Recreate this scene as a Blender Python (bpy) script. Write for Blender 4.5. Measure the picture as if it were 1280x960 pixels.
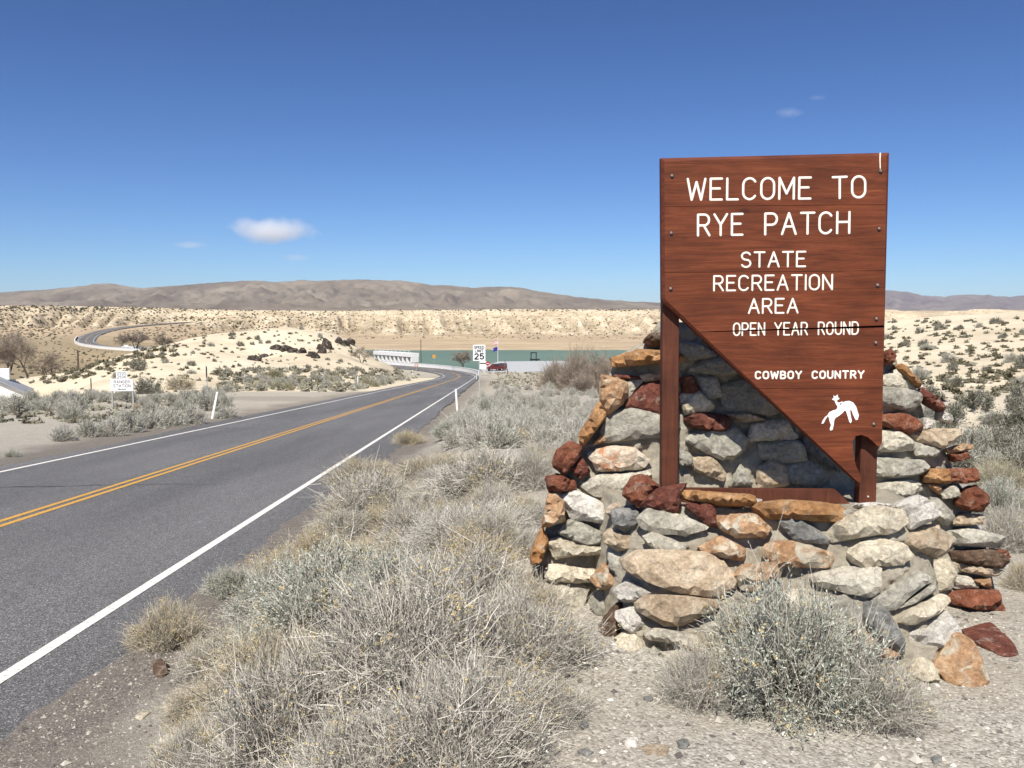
import bpy, bmesh, math, random
import numpy as np
from mathutils import Vector, Matrix
from mathutils.bvhtree import BVHTree

# ------------------------------------------------------------------ camera, sky, sun, exposure
SC = bpy.context.scene
COL = SC.collection
for o in list(bpy.data.objects):
    bpy.data.objects.remove(o)
FPX, PITCH, EYE = 1073.0, math.radians(4.37), 1.65
cam_d = bpy.data.cameras.new('camera')
cam_d.sensor_width = 36.0
cam_d.lens = FPX / 1280 * 36
cam_d.clip_start, cam_d.clip_end = 0.05, 60000
cam = bpy.data.objects.new('camera', cam_d)
COL.objects.link(cam)
cam.location = (0, 0, EYE)
cam.rotation_euler = (math.pi / 2 - PITCH, 0, 0)
SC.camera = cam

SUN_EL, SUN_AZ = math.radians(52), math.radians(13)      # light travels towards +Y, 13 degrees to the right
W = bpy.data.worlds.new('World')
SC.world = W
W.use_nodes = True
wn = W.node_tree.nodes
bg = wn['Background']
sky = wn.new('ShaderNodeTexSky')
sky.sky_type = 'NISHITA'
sky.sun_disc = False
sky.sun_elevation = SUN_EL
sky.sun_rotation = math.pi + SUN_AZ
sky.altitude = 1300
sky.air_density = 1.0
sky.dust_density = 0.35
sky.ozone_density = 2.2
# clear, dry desert air: the sky's own colour with a steeper tone
sk1 = wn.new('ShaderNodeMix')
sk1.data_type, sk1.blend_type = 'RGBA', 'MULTIPLY'
sk1.inputs[0].default_value = 1.0
sk1.inputs[7].default_value = (0.095, 0.097, 0.102, 1)
gm = wn.new('ShaderNodeGamma')
gm.inputs[1].default_value = 1.30
sk2 = wn.new('ShaderNodeMix')
sk2.data_type, sk2.blend_type = 'RGBA', 'MULTIPLY'
sk2.inputs[0].default_value = 1.0
sk2.inputs[7].default_value = (5.3, 6.6, 8.2, 1)
W.node_tree.links.new(sky.outputs[0], sk1.inputs[6])
W.node_tree.links.new(sk1.outputs[2], gm.inputs[0])
W.node_tree.links.new(gm.outputs[0], sk2.inputs[6])
W.node_tree.links.new(sk2.outputs[2], bg.inputs[0])
bg.inputs[1].default_value = 0.10
sun_d = bpy.data.lights.new('sun', 'SUN')
sun_d.energy = 4.8
sun_d.angle = math.radians(0.53)
sun_d.color = (1.0, 0.955, 0.88)
sun = bpy.data.objects.new('sun', sun_d)
COL.objects.link(sun)
ld = Vector((math.sin(SUN_AZ) * math.cos(SUN_EL), math.cos(SUN_AZ) * math.cos(SUN_EL), -math.sin(SUN_EL)))
sun.rotation_euler = ld.to_track_quat('-Z', 'Y').to_euler()
sun.location = (-5, -15, 25)
vs = SC.view_settings
vs.view_transform, vs.look, vs.gamma, vs.use_curve_mapping = 'Standard', 'None', 1.0, False
vs.exposure = 0.5
SC.render.engine = 'CYCLES'
SC.cycles.max_bounces = 6
SC.cycles.transparent_max_bounces = 4
SC.cycles.volume_bounces = 5

RNG = np.random.default_rng(7)
random.seed(7)

# ------------------------------------------------------------------ helpers
cP, sP = math.cos(PITCH), math.sin(PITCH)


def ray(px, py):
    u, v = (px - 640) / FPX, (py - 480) / FPX
    return Vector((u, cP - v * sP, -sP - v * cP))


def P(px, py, t):
    """the point seen at a pixel, t metres in front of the camera"""
    d = ray(px, py)
    s = t / d.y
    return Vector((d.x * s, t, EYE + d.z * s))


def hash2(ix, iy, seed):
    h = (ix.astype(np.int64) * 374761393 + iy.astype(np.int64) * 668265263 + seed * 974634777) & 0x7fffffff
    h = ((h ^ (h >> 13)) * 1274126177) & 0x7fffffff
    h = h ^ (h >> 16)
    return (h & 0xffff) / 65535.0


def vnoise(x, y, seed=0):
    x, y = np.asarray(x, float), np.asarray(y, float)
    ix, iy = np.floor(x), np.floor(y)
    fx, fy = x - ix, y - iy
    fx, fy = fx * fx * (3 - 2 * fx), fy * fy * (3 - 2 * fy)
    ix, iy = ix.astype(np.int64), iy.astype(np.int64)
    a, b = hash2(ix, iy, seed), hash2(ix + 1, iy, seed)
    c, d = hash2(ix, iy + 1, seed), hash2(ix + 1, iy + 1, seed)
    return (a * (1 - fx) + b * fx) * (1 - fy) + (c * (1 - fx) + d * fx) * fy


def fbm(x, y, seed=0, oct=4):
    s, a, f, n = 0, 0.5, 1.0, 0
    for i in range(oct):
        s = s + a * (vnoise(x * f, y * f, seed + i * 17) - 0.5)
        a *= 0.5
        f *= 2.03
    return s


def sst(a, b, x):
    t = np.clip((x - a) / (b - a), 0, 1)
    return t * t * (3 - 2 * t)


def np_mesh(name, V, quads=None, tris=None, mats=(), qmi=None, tmi=None, tint=None, smooth=False, extra=None):
    V = np.asarray(V, np.float32)
    nq = 0 if quads is None else len(quads)
    nt = 0 if tris is None else len(tris)
    me = bpy.data.meshes.new(name)
    me.vertices.add(len(V))
    me.vertices.foreach_set('co', V.ravel())
    me.loops.add(nq * 4 + nt * 3)
    li, ls, lt = [], [], []
    if nq:
        li.append(np.asarray(quads, np.int32).ravel())
        ls.append(np.arange(nq, dtype=np.int32) * 4)
        lt.append(np.full(nq, 4, np.int32))
    if nt:
        li.append(np.asarray(tris, np.int32).ravel())
        ls.append(np.arange(nt, dtype=np.int32) * 3 + nq * 4)
        lt.append(np.full(nt, 3, np.int32))
    me.loops.foreach_set('vertex_index', np.concatenate(li))
    me.polygons.add(nq + nt)
    me.polygons.foreach_set('loop_start', np.concatenate(ls))
    me.polygons.foreach_set('loop_total', np.concatenate(lt))
    mi = []
    if nq:
        mi.append(np.zeros(nq, np.int32) if qmi is None else np.asarray(qmi, np.int32))
    if nt:
        mi.append(np.zeros(nt, np.int32) if tmi is None else np.asarray(tmi, np.int32))
    me.polygons.foreach_set('material_index', np.concatenate(mi))
    me.polygons.foreach_set('use_smooth', np.full(nq + nt, smooth))
    for k, v in (dict(tint=tint) if tint is not None else {}).items():
        at = me.attributes.new(k, 'FLOAT', 'POINT')
        at.data.foreach_set('value', np.asarray(v, np.float32))
    for k, v in (extra or {}).items():
        at = me.attributes.new(k, 'FLOAT', 'POINT')
        at.data.foreach_set('value', np.asarray(v, np.float32))
    for m in mats:
        me.materials.append(m)
    me.update(calc_edges=True)
    me.validate()
    return me


def link(name, me, parent=None, loc=None):
    o = bpy.data.objects.new(name, me)
    COL.objects.link(o)
    if parent is not None:
        o.parent = parent
    if loc is not None:
        o.location = loc
    return o


def tag(o, label=None, cat=None, group=None, kind=None):
    if label:
        o['label'] = label
    if cat:
        o['category'] = cat
    if group:
        o['group'] = group
    if kind:
        o['kind'] = kind
    return o


def empty(name, loc, rz=0.0):
    o = bpy.data.objects.new(name, None)
    COL.objects.link(o)
    o.location = loc
    o.rotation_euler = (0, 0, rz)
    o.empty_display_size = 0.1
    return o


def bm_obj(name, bm, mat, parent=None, loc=None, smooth=False):
    me = bpy.data.meshes.new(name)
    bmesh.ops.recalc_face_normals(bm, faces=bm.faces)
    bm.to_mesh(me)
    bm.free()
    for m in (mat if isinstance(mat, (list, tuple)) else [mat]):
        me.materials.append(m)
    if smooth:
        for p in me.polygons:
            p.use_smooth = True
    return link(name, me, parent, loc)


def add_box(bm, c, s, rot=None, bevel=0.0):
    r = bmesh.ops.create_cube(bm, size=1.0)
    vv = r['verts']
    M = Matrix.Translation(Vector(c)) @ (rot.to_4x4() if rot is not None else Matrix.Identity(4)) @ Matrix.Diagonal((*s, 1))
    bmesh.ops.transform(bm, matrix=M, verts=vv)
    if bevel > 0:
        ed = list({e for v in vv for e in v.link_edges})
        bmesh.ops.bevel(bm, geom=ed, offset=bevel, segments=1, affect='EDGES', profile=0.5)


def add_cyl(bm, p0, p1, r0, r1=None, n=10):
    p0, p1 = Vector(p0), Vector(p1)
    r1 = r0 if r1 is None else r1
    d = p1 - p0
    q = d.to_track_quat('Z', 'Y').to_matrix()
    ra = [bm.verts.new(p0 + q @ Vector((r0 * math.cos(a), r0 * math.sin(a), 0))) for a in [2 * math.pi * i / n for i in range(n)]]
    rb = [bm.verts.new(p1 + q @ Vector((r1 * math.cos(a), r1 * math.sin(a), 0))) for a in [2 * math.pi * i / n for i in range(n)]]
    for i in range(n):
        bm.faces.new((ra[i], ra[(i + 1) % n], rb[(i + 1) % n], rb[i]))
    bm.faces.new(ra[::-1])
    bm.faces.new(rb)


def add_poly_prism(bm, pts, y0, y1):
    """polygon in the XZ plane, extruded along Y"""
    a = [bm.verts.new((p[0], y0, p[1])) for p in pts]
    b = [bm.verts.new((p[0], y1, p[1])) for p in pts]
    n = len(pts)
    for i in range(n):
        bm.faces.new((a[i], a[(i + 1) % n], b[(i + 1) % n], b[i]))
    bm.faces.new(a[::-1])
    bm.faces.new(b)


# ------------------------------------------------------------------ materials
def srgb(r, g, b):
    f = lambda c: ((c / 255 + 0.055) / 1.055) ** 2.4 if c > 10 else c / 255 / 12.92
    return (f(r), f(g), f(b), 1)


class MatB:
    def __init__(s, name, rough=0.85, spec=0.25):
        s.m = bpy.data.materials.new(name)
        s.m.use_nodes = True
        s.nt = s.m.node_tree
        s.b = s.nt.nodes['Principled BSDF']
        s.b.inputs['Roughness'].default_value = rough
        s.b.inputs['Specular IOR Level'].default_value = spec
        s.co = s.nt.nodes.new('ShaderNodeTexCoord')

    def n(s, t, **k):
        nd = s.nt.nodes.new(t)
        for a, v in k.items():
            setattr(nd, a, v)
        return nd

    def l(s, a, b):
        s.nt.links.new(a, b)

    def vec(s, scale=(1, 1, 1), src='Object', rot=(0, 0, 0)):
        mp = s.n('ShaderNodeMapping')
        mp.inputs['Scale'].default_value = scale
        mp.inputs['Rotation'].default_value = rot
        s.l(s.co.outputs[src], mp.inputs[0])
        return mp.outputs[0]

    def noise(s, sc, det=4, rough=0.55, vec=None, dist=0.0):
        nd = s.n('ShaderNodeTexNoise')
        nd.inputs['Scale'].default_value = sc
        nd.inputs['Detail'].default_value = det
        nd.inputs['Roughness'].default_value = rough
        nd.inputs['Distortion'].default_value = dist
        s.l(vec if vec is not None else s.co.outputs['Object'], nd.inputs['Vector'])
        return nd.outputs[0]

    def voro(s, sc, vec=None, out='Color', feature='F1'):
        nd = s.n('ShaderNodeTexVoronoi')
        nd.feature = feature
        nd.inputs['Scale'].default_value = sc
        s.l(vec if vec is not None else s.co.outputs['Object'], nd.inputs['Vector'])
        return nd.outputs[out]

    def ramp(s, fac, stops, interp='LINEAR'):
        r = s.n('ShaderNodeValToRGB')
        r.color_ramp.interpolation = interp
        e = r.color_ramp.elements
        while len(e) < len(stops):
            e.new(0.5)
        for i, (p, c) in enumerate(stops):
            e[i].position = p
            e[i].color = c if len(c) == 4 else (*c, 1)
        s.l(fac, r.inputs[0])
        return r.outputs[0]

    def mix(s, fac, a, b, mode='MIX'):
        m = s.n('ShaderNodeMix', data_type='RGBA', blend_type=mode)
        for sock, v in ((m.inputs[0], fac), (m.inputs[6], a), (m.inputs[7], b)):
            if isinstance(v, (int, float)):
                sock.default_value = v
            elif isinstance(v, tuple):
                sock.default_value = v if len(v) == 4 else (*v, 1)
            else:
                s.l(v, sock)
        return m.outputs[2]

    def math(s, op, a, b=0.5):
        m = s.n('ShaderNodeMath', operation=op)
        for i, v in enumerate((a, b)):
            if isinstance(v, (int, float)):
                m.inputs[i].default_value = v
            else:
                s.l(v, m.inputs[i])
        return m.outputs[0]

    def attr(s, name):
        a = s.n('ShaderNodeAttribute', attribute_name=name)
        return a.outputs['Fac']

    def color(s, c):
        if isinstance(c, tuple):
            s.b.inputs['Base Color'].default_value = c if len(c) == 4 else (*c, 1)
        else:
            s.l(c, s.b.inputs['Base Color'])
        return s

    def bump(s, h, strength=0.5, dist=0.02):
        bp = s.n('ShaderNodeBump')
        bp.inputs['Strength'].default_value = strength
        bp.inputs['Distance'].default_value = dist
        s.l(h, bp.inputs['Height'])
        s.l(bp.outputs[0], s.b.inputs['Normal'])
        return s


def plain(name, c, rough=0.7, spec=0.3, var=0.12, sc=6.0):
    m = MatB(name, rough, spec)
    n = m.noise(sc, 5)
    d = tuple(v * (1 - var) for v in c[:3])
    e = tuple(min(1, v * (1 + var)) for v in c[:3])
    m.color(m.ramp(n, [(0.3, d), (0.7, e)]))
    return m.m


def stone_mat(name, cols, scale=9.0, crust=None):
    m = MatB(name, 0.88, 0.2)
    oi = m.n('ShaderNodeObjectInfo')
    va = m.n('ShaderNodeVectorMath', operation='MULTIPLY_ADD')
    m.l(m.co.outputs['Object'], va.inputs[0])
    va.inputs[1].default_value = (1, 1, 1)
    cx = m.n('ShaderNodeCombineXYZ')
    m.l(m.math('MULTIPLY', oi.outputs['Random'], 37.0), cx.inputs[0])
    m.l(m.math('MULTIPLY', oi.outputs['Random'], 91.0), cx.inputs[2])
    m.l(cx.outputs[0], va.inputs[2])
    v = va.outputs[0]
    n1 = m.noise(scale, 6, 0.62, v, 0.6)
    k = len(cols)
    c = m.ramp(n1, [(0.28 + 0.44 * i / max(1, k - 1), cols[i]) for i in range(k)])
    n2 = m.noise(scale * 6, 5, 0.7, v)
    c = m.mix(0.8, c, m.ramp(n2, [(0.3, (0.62, 0.61, 0.6)), (0.7, (1.5, 1.5, 1.48))]), 'MULTIPLY')
    pale = m.noise(scale * 1.6, 6, 0.75, v, 0.8)
    c = m.mix(m.ramp(pale, [(0.55, (0, 0, 0)), (0.68, (0.42,) * 3)]), c, (0.62, 0.56, 0.45))
    crk = m.voro(scale * 0.55, v, 'Distance', 'DISTANCE_TO_EDGE')
    c = m.mix(m.ramp(crk, [(0.0, (0.4,) * 3), (0.012, (0, 0, 0))]), c, (0.16, 0.13, 0.10))
    if crust:
        n3 = m.noise(scale * 0.7, 5, 0.7, v, 1.0)
        c = m.mix(m.ramp(n3, [(0.54, (0, 0, 0)), (0.62, (1, 1, 1))]), c, crust)
    hv = m.math('MULTIPLY_ADD', oi.outputs['Random'], 0.35)
    m.l(hv, hv.node.inputs[0]) if False else None
    br = m.n('ShaderNodeHueSaturation')
    vv = m.n('ShaderNodeMapRange')
    m.l(oi.outputs['Random'], vv.inputs[0])
    vv.inputs[3].default_value, vv.inputs[4].default_value = 1.02, 1.36
    m.l(vv.outputs[0], br.inputs['Value'])
    m.l(c, br.inputs['Color'])
    m.color(br.outputs[0])
    h1 = m.noise(scale * 2.4, 10, 0.78, v, 0.4)
    m.bump(h1, 1.0, 0.035)
    return m.m


def veg_mat(name, lo, hi, rough=0.9, trans=0.0):
    m = MatB(name, rough, 0.12)
    t = m.attr('tint')
    m.color(m.ramp(t, [(0.0, lo), (1.0, hi)]))
    if trans:
        m.b.inputs['Subsurface Weight'].default_value = 0
    return m.m


MT = {}
MT['twig_grey'] = veg_mat('twig_grey', (0.15, 0.135, 0.11), (0.66, 0.61, 0.52))
MT['twig_straw'] = veg_mat('twig_straw', (0.24, 0.20, 0.14), (0.60, 0.53, 0.40))
MT['twig_silver'] = veg_mat('twig_silver', (0.30, 0.28, 0.235), (0.60, 0.56, 0.49))
MT['leaf_sage'] = veg_mat('leaf_sage', (0.19, 0.205, 0.155), (0.60, 0.62, 0.52))
MT['leaf_grey'] = veg_mat('leaf_grey', (0.24, 0.235, 0.19), (0.62, 0.60, 0.505))
MT['leaf_dark'] = veg_mat('leaf_dark', (0.075, 0.078, 0.052), (0.21, 0.205, 0.14))
MT['leaf_green'] = veg_mat('leaf_green', (0.10, 0.12, 0.045), (0.27, 0.29, 0.12))
MT['flower_gold'] = veg_mat('flower_gold', (0.40, 0.30, 0.13), (0.66, 0.54, 0.29))
MT['bark'] = veg_mat('bark', (0.07, 0.055, 0.042), (0.17, 0.14, 0.11))
MT['twig_brown'] = veg_mat('twig_brown', (0.17, 0.135, 0.10), (0.38, 0.315, 0.25))

# ------------------------------------------------------------------ road path and terrain height
ROAD_Z0, ROAD_S, ROAD_DX = -0.64, -0.0577, -0.0252


def catmull(pts, n=10):
    out = []
    p = [Vector(q) for q in pts]
    p = [p[0] * 2 - p[1]] + p + [p[-1] * 2 - p[-2]]
    for i in range(1, len(p) - 2):
        a, b, c, d = p[i - 1], p[i], p[i + 1], p[i + 2]
        for k in range(n):
            t = k / n
            out.append(0.5 * ((2 * b) + (c - a) * t + (2 * a - 5 * b + 4 * c - d) * t * t + (3 * b - a - 3 * c + d) * t ** 3))
    out.append(p[-2])
    return out


straight = [Vector((-7.2 + ROAD_DX * y, y, ROAD_Z0 + ROAD_S * y)) for y in np.arange(-40, 176, 2.0)]
bend = catmull([straight[-1], (-11.9, 190, -11.45), (-12.8, 207, -12.15), (-16, 223, -12.4), (-23.5, 239, -12.5), (-34, 252, -12.5), (-47, 265, -12.4),
                (-80, 296, -12.3), (-115, 328, -12.1), (-150, 361, -12), (-185, 396, -11.8), (-212, 430, -11), (-230, 465, -9.3),
                (-242, 500, -7.0), (-248, 540, -4.6), (-246, 580, -2.8), (-240, 640, -1.0)], 8)
PATH = straight + bend[1:]
PATHA = np.array([tuple(p) for p in PATH])


def path_dist(x, y):
    x, y = np.asarray(x, float), np.asarray(y, float)
    d = np.empty(x.shape)
    z = np.empty(x.shape)
    st = (y < 172)
    xs = x - (-7.2 + ROAD_DX * y)
    d[st] = np.abs(xs[st])
    z[st] = (ROAD_Z0 + ROAD_S * y)[st]
    idx = np.nonzero(~st)[0]
    pa = PATHA[95:]
    for k in range(0, len(idx), 20000):
        ii = idx[k:k + 20000]
        dd = (x[ii, None] - pa[None, :, 0]) ** 2 + (y[ii, None] - pa[None, :, 1]) ** 2
        j = dd.argmin(1)
        d[ii] = np.sqrt(dd[np.arange(len(ii)), j])
        z[ii] = pa[j, 2]
    return d, z


CP = []
for x_ in (0, 1.2, 2.4, 4.0, 6.5):
    for y_ in (-6, -2, 1, 3, 4.5, 6):
        CP.append((x_, y_, 0.0))
CP += [(-0.7, 1, -0.08), (-0.7, 4, -0.10), (-0.7, 6.5, -0.18), (-1.4, 2, -0.36), (-1.4, 5, -0.44), (-1.4, 8, -0.55),
       (-2.3, 2, -0.72), (-2.3, 5, -0.88), (-2.3, 8, -1.02),
       (2, 10, -0.25), (0, 10, -0.32), (-2, 12, -0.9), (0, 15, -0.75), (5, 15, -0.8), (6, 10, -0.35), (9, 16, -1.3), (13, 25, -2.0),
       (0, 22, -1.3), (0, 30, -1.85), (8, 30, -2.2), (-1, 45, -2.65), (6, 45, -3.0), (-2.4, 64, -3.45), (5, 64, -4.0), (10, 66, -4.2), (16, 66, -4.6),
       (0, 90, -5.6), (10, 95, -6.2), (0, 120, -7.6), (12, 120, -8), (30, 120, -8.4), (-5, 180, -11.2), (5, 200, -12.1), (30, 200, -12), (60, 200, -12),
       (0, 225, -12.5), (15, 250, -12.5), (10, 275, -12.6), (30, 265, -12.6), (45, 240, -12.4), (60, 270, -13),
       # left of the road
       (-13, 5, -1.0), (-13, 20, -1.85), (-25, 10, -1.3), (-25, 22, -2.0), (-30, 40, -3.05), (-22, 48, -3.45), (-14, 60, -4.15), (-40, 60, -4.5), (-35, 80, -5.6),
       (-50, 72, -6.4), (-66, 110, -10.8), (-58, 105, -9.8), (-85, 130, -12), (-110, 200, -13.5), (-150, 300, -16), (-190, 390, -14), (-100, 90, -9.5),
       (-13.5, 110, -7.1), (-14, 150, -9.5), (-20, 185, -11.7), (-200, 200, -13), (-75, 215, -14), (-50, 225, -13.6), (-30, 228, -12.8),
       (-80, 262, -17), (-130, 318, -17), (-60, 248, -15), (-185, 360, -16), (-215, 415, -13.5),
       # lake bed and far shore
       (-25, 290, -18.5), (0, 310, -18.5), (40, 330, -18.5), (90, 360, -18.5), (-70, 330, -18.5), (-60, 400, -18), (0, 400, -18), (60, 400, -18), (-110, 370, -18),
       (-140, 420, -14.5), (-100, 445, -15), (-50, 449, -15), (0, 450, -15), (50, 450, -15), (100, 445, -15), (160, 430, -14.5), (130, 330, -14)]
for x_ in range(-150, 301, 50):
    CP += [(x_, 520, -12.4), (x_, 600, -10.2), (x_, 700, -9)]
for x_ in (-450, -350, -300, -220):
    CP += [(x_, 520, -8.0), (x_, 600, -5), (x_, 700, -4)]
CP += [(-300, 430, -10.5), (-400, 400, -10), (-300, 300, -13), (300, 300, -6), (300, 450, -10)]


def C(px, py, t, dz=0.0):
    q = P(px, py, t)
    CP.append((q.x, q.y, q.z + dz))


for a in [(-30, 500, 80), (60, 497, 84), (110, 494, 88), (200, 483, 98), (300, 479, 106), (400, 474, 116), (450, 471, 128), (478, 466, 150),   # foot of the pale hill
          (80, 489, 102), (115, 477, 110), (150, 463, 118), (200, 443, 130), (240, 430, 140), (270, 424, 146), (300, 418, 150), (340, 412, 155), (380, 409.5, 160),
          (420, 417, 162), (440, 427, 163), (455, 438, 165), (468, 451, 166),                                                          # crest
          (330, 447, 138), (380, 445, 140), (420, 447, 142), (300, 452, 130),
          (300, 417, 172), (360, 410, 180), (240, 434, 170),
          (720, 490, 66), (800, 456, 190), (830, 452, 200),
          # pale hill on the right
          (1110, 397.5, 92), (1160, 398, 95), (1220, 398, 94), (1300, 397.5, 95), (1400, 397, 95), (1100, 415, 75), (1130, 430, 58), (1200, 430, 56), (1290, 425, 56),
          (1130, 465, 40), (1200, 470, 36), (1290, 480, 33), (1170, 505, 26), (1290, 530, 24)]:
    C(*a)
CP += [(70, 150, -3), (40, 150, -6.5), (95, 190, -3), (45, 95, 0.2), (150, 190, -1), (30, 80, -2.6)]
CPA = np.array(CP)


def rbf_fit():
    d = np.sqrt(((CPA[:, None, :2] - CPA[None, :, :2]) ** 2).sum(-1) + 0.3)
    n = len(CPA)
    A = np.zeros((n + 3, n + 3))
    A[:n, :n] = -d
    A[:n, :n] -= np.eye(n) * 0.02
    A[:n, n:] = A[n:, :n].T if False else np.c_[np.ones(n), CPA[:, :2] / 100]
    A[n:, :n] = A[:n, n:].T
    b = np.r_[CPA[:, 2], 0, 0, 0]
    return np.linalg.solve(A, b)


RW = rbf_fit()


def rbf(x, y):
    out = np.empty(x.shape)
    n = len(CPA)
    for k in range(0, len(x), 20000):
        s = slice(k, k + 20000)
        d = np.sqrt((x[s, None] - CPA[None, :, 0]) ** 2 + (y[s, None] - CPA[None, :, 1]) ** 2 + 0.3)
        out[s] = -d @ RW[:n] + RW[n] + RW[n + 1] * x[s] / 100 + RW[n + 2] * y[s] / 100
    return out


def bluff_line(x):
    return 600 + 44 * fbm(x / 60.0, x * 0 + 3.3, 5, 3) * 2 + 10 * fbm(x / 11.0, x * 0 + 8.1, 9, 3) * 2 - 20 * sst(-200, -330, x)


def H(x, y, full=False):
    x, y = np.atleast_1d(np.asarray(x, float)).ravel(), np.atleast_1d(np.asarray(y, float)).ravel()
    z = rbf(x, y)
    r = np.hypot(x, y)
    # natural roughness growing with distance
    z = z + fbm(x / 2.3, y / 2.3, 1, 4) * 0.10 * sst(2, 12, r) + fbm(x / 0.6, y / 0.6, 2, 3) * 0.035
    far = sst(60, 160, r)
    z = z + far * (fbm(x / 14, y / 14, 3, 4) * 2.2) * (1 - 0.85 * sst(200, 230, y) * (1 - sst(440, 470, y)))
    # eroded bluffs across the reservoir
    yb = bluff_line(x)
    f = np.clip((y - yb) / 62.0, 0, 1) ** 0.85
    f = f * f * (3 - 2 * f) * 0.5 + f * 0.5
    ztop = 8.2 + 1.6 * fbm(x / 90, y / 90, 6, 3) * 2 + 2.2 * sst(-160, -330, x)
    gul = np.abs(fbm(x / 13.0 + y / 70, y / 120.0, 12, 4)) * 2
    z = z * (1 - f) + ztop * f + (f * (1 - f) * 4) * (-15.0 * (0.5 - gul) + 5.0 * fbm(x / 6, y / 6, 13, 3))
    zz = z
    d, rz = path_dist(x, y)
    grow = 4.85 + 0.012 * np.clip(r - 60, 0, 600)
    right = x > (-7.2 + ROAD_DX * y)
    wid = np.where((y < 172) & right, 2.1 + 0.01 * np.clip(y, 0, 200), 2.6 + 0.03 * r)
    k = sst(0, 1, (d - grow) / wid)
    zr = rz - 0.012 - 0.0006 * r + (0.030 * sst(4.02, 4.3, d + 0.5 * fbm(x / 0.9, y / 0.9, 78, 4)) + 0.012 * fbm(x / 0.25, y / 0.25, 77, 3)) * ((d > 3.9) & (d < 30)) * (1 - sst(25, 60, r))
    z = zr * (1 - k) + z * k
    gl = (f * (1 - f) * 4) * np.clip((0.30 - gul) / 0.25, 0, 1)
    return (z, d, np.stack([f, gl])) if full else z


def ground(px, py, tmin=1.5, tmax=900):
    """first hit of a pixel ray with the terrain"""
    d = ray(px, py)
    ts = np.exp(np.linspace(math.log(tmin), math.log(tmax), 260))
    X, Z = d.x / d.y * ts, EYE + d.z / d.y * ts
    g = H(X, ts)
    below = np.nonzero(Z < g)[0]
    if len(below) == 0:
        return None
    i = below[0]
    if i == 0:
        t = ts[0]
    else:
        a, b = Z[i - 1] - g[i - 1], Z[i] - g[i]
        t = ts[i - 1] + (ts[i] - ts[i - 1]) * a / (a - b)
    return Vector((d.x / d.y * t, t, float(H([d.x / d.y * t], [t])[0])))


# ------------------------------------------------------------------ ground sheet
def ground_material():
    m = MatB('desert_ground', 0.95, 0.1)
    v = m.co.outputs['Object']
    # gravel close up
    vc = m.voro(85.0, v, 'Color')
    sep = m.n('ShaderNodeSeparateColor')
    m.l(vc, sep.inputs[0])
    peb = m.ramp(sep.outputs[0], [(0.0, (0.15, 0.138, 0.12)), (0.3, (0.32, 0.295, 0.25)), (0.75, (0.41, 0.385, 0.33)), (1.0, (0.58, 0.55, 0.485))])
    soil = m.ramp(m.noise(5.0, 6, 0.65, v), [(0.3, (0.26, 0.225, 0.175)), (0.7, (0.40, 0.355, 0.285))])
    n0 = m.noise(1.4, 5, 0.6, v)
    grav = m.mix(m.ramp(n0, [(0.35, (0.35,) * 3), (0.6, (0.85,) * 3)]), soil, peb)
    # darker roadside gravel
    dark = m.mix(0.6, m.ramp(sep.outputs[1], [(0.0, (0.055, 0.05, 0.047)), (0.6, (0.17, 0.155, 0.14)), (1.0, (0.42, 0.39, 0.35))]),
                 m.ramp(m.noise(9, 5, 0.7, v), [(0.3, (0.11, 0.095, 0.08)), (0.7, (0.23, 0.195, 0.155))]))
    col = m.mix(m.attr('shoulder'), grav, dark)
    # pale silt of the hills
    nb = m.noise(0.09, 6, 0.65, v)
    pale = m.ramp(nb, [(0.25, (0.48, 0.40, 0.28)), (0.5, (0.63, 0.54, 0.39)), (0.75, (0.73, 0.65, 0.495))])
    fine = m.noise(0.9, 6, 0.7, v)
    pale = m.mix(0.5, pale, m.ramp(fine, [(0.3, (0.72,) * 3), (0.7, (1.1,) * 3)]), 'MULTIPLY')
    col = m.mix(m.attr('pale'), col, pale)
    # strata bands and scrub cover on the bluffs
    strat = m.noise(0.35, 5, 0.65, m.vec((0.12, 0.12, 0.8)))
    blf = m.ramp(strat, [(0.3, (0.38, 0.295, 0.195)), (0.5, (0.56, 0.46, 0.32)), (0.7, (0.68, 0.575, 0.42))])
    scrub = m.noise(0.42, 4, 0.7, v)
    blf = m.mix(m.ramp(scrub, [(0.52, (0, 0, 0)), (0.62, (0.6,) * 3)]), blf, (0.22, 0.17, 0.11))
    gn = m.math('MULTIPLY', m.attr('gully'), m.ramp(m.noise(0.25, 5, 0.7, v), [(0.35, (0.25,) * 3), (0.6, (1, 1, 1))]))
    blf = m.mix(m.math('MULTIPLY', gn, 0.8), blf, (0.17, 0.135, 0.085))  # scrub in the gullies, darkened also to deepen their shading
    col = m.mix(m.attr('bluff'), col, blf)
    # beach and dry field
    bch = m.ramp(m.noise(0.05, 8, 0.72, m.vec((0.35, 2.2, 4))), [(0.35, (0.33, 0.25, 0.165)), (0.65, (0.50, 0.39, 0.255))])
    col = m.mix(m.attr('beach'), col, bch)
    fld = m.ramp(m.noise(0.5, 6, 0.7, v), [(0.3, (0.19, 0.15, 0.09)), (0.7, (0.38, 0.30, 0.19))])
    col = m.mix(m.attr('field'), col, fld)
    m.color(col)
    hb = m.math('ADD', m.math('MULTIPLY', m.voro(85.0, v, 'Distance'), -0.6), m.noise(25, 6, 0.7, v))
    m.bump(hb, 0.6, 0.013)
    return m.m


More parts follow.
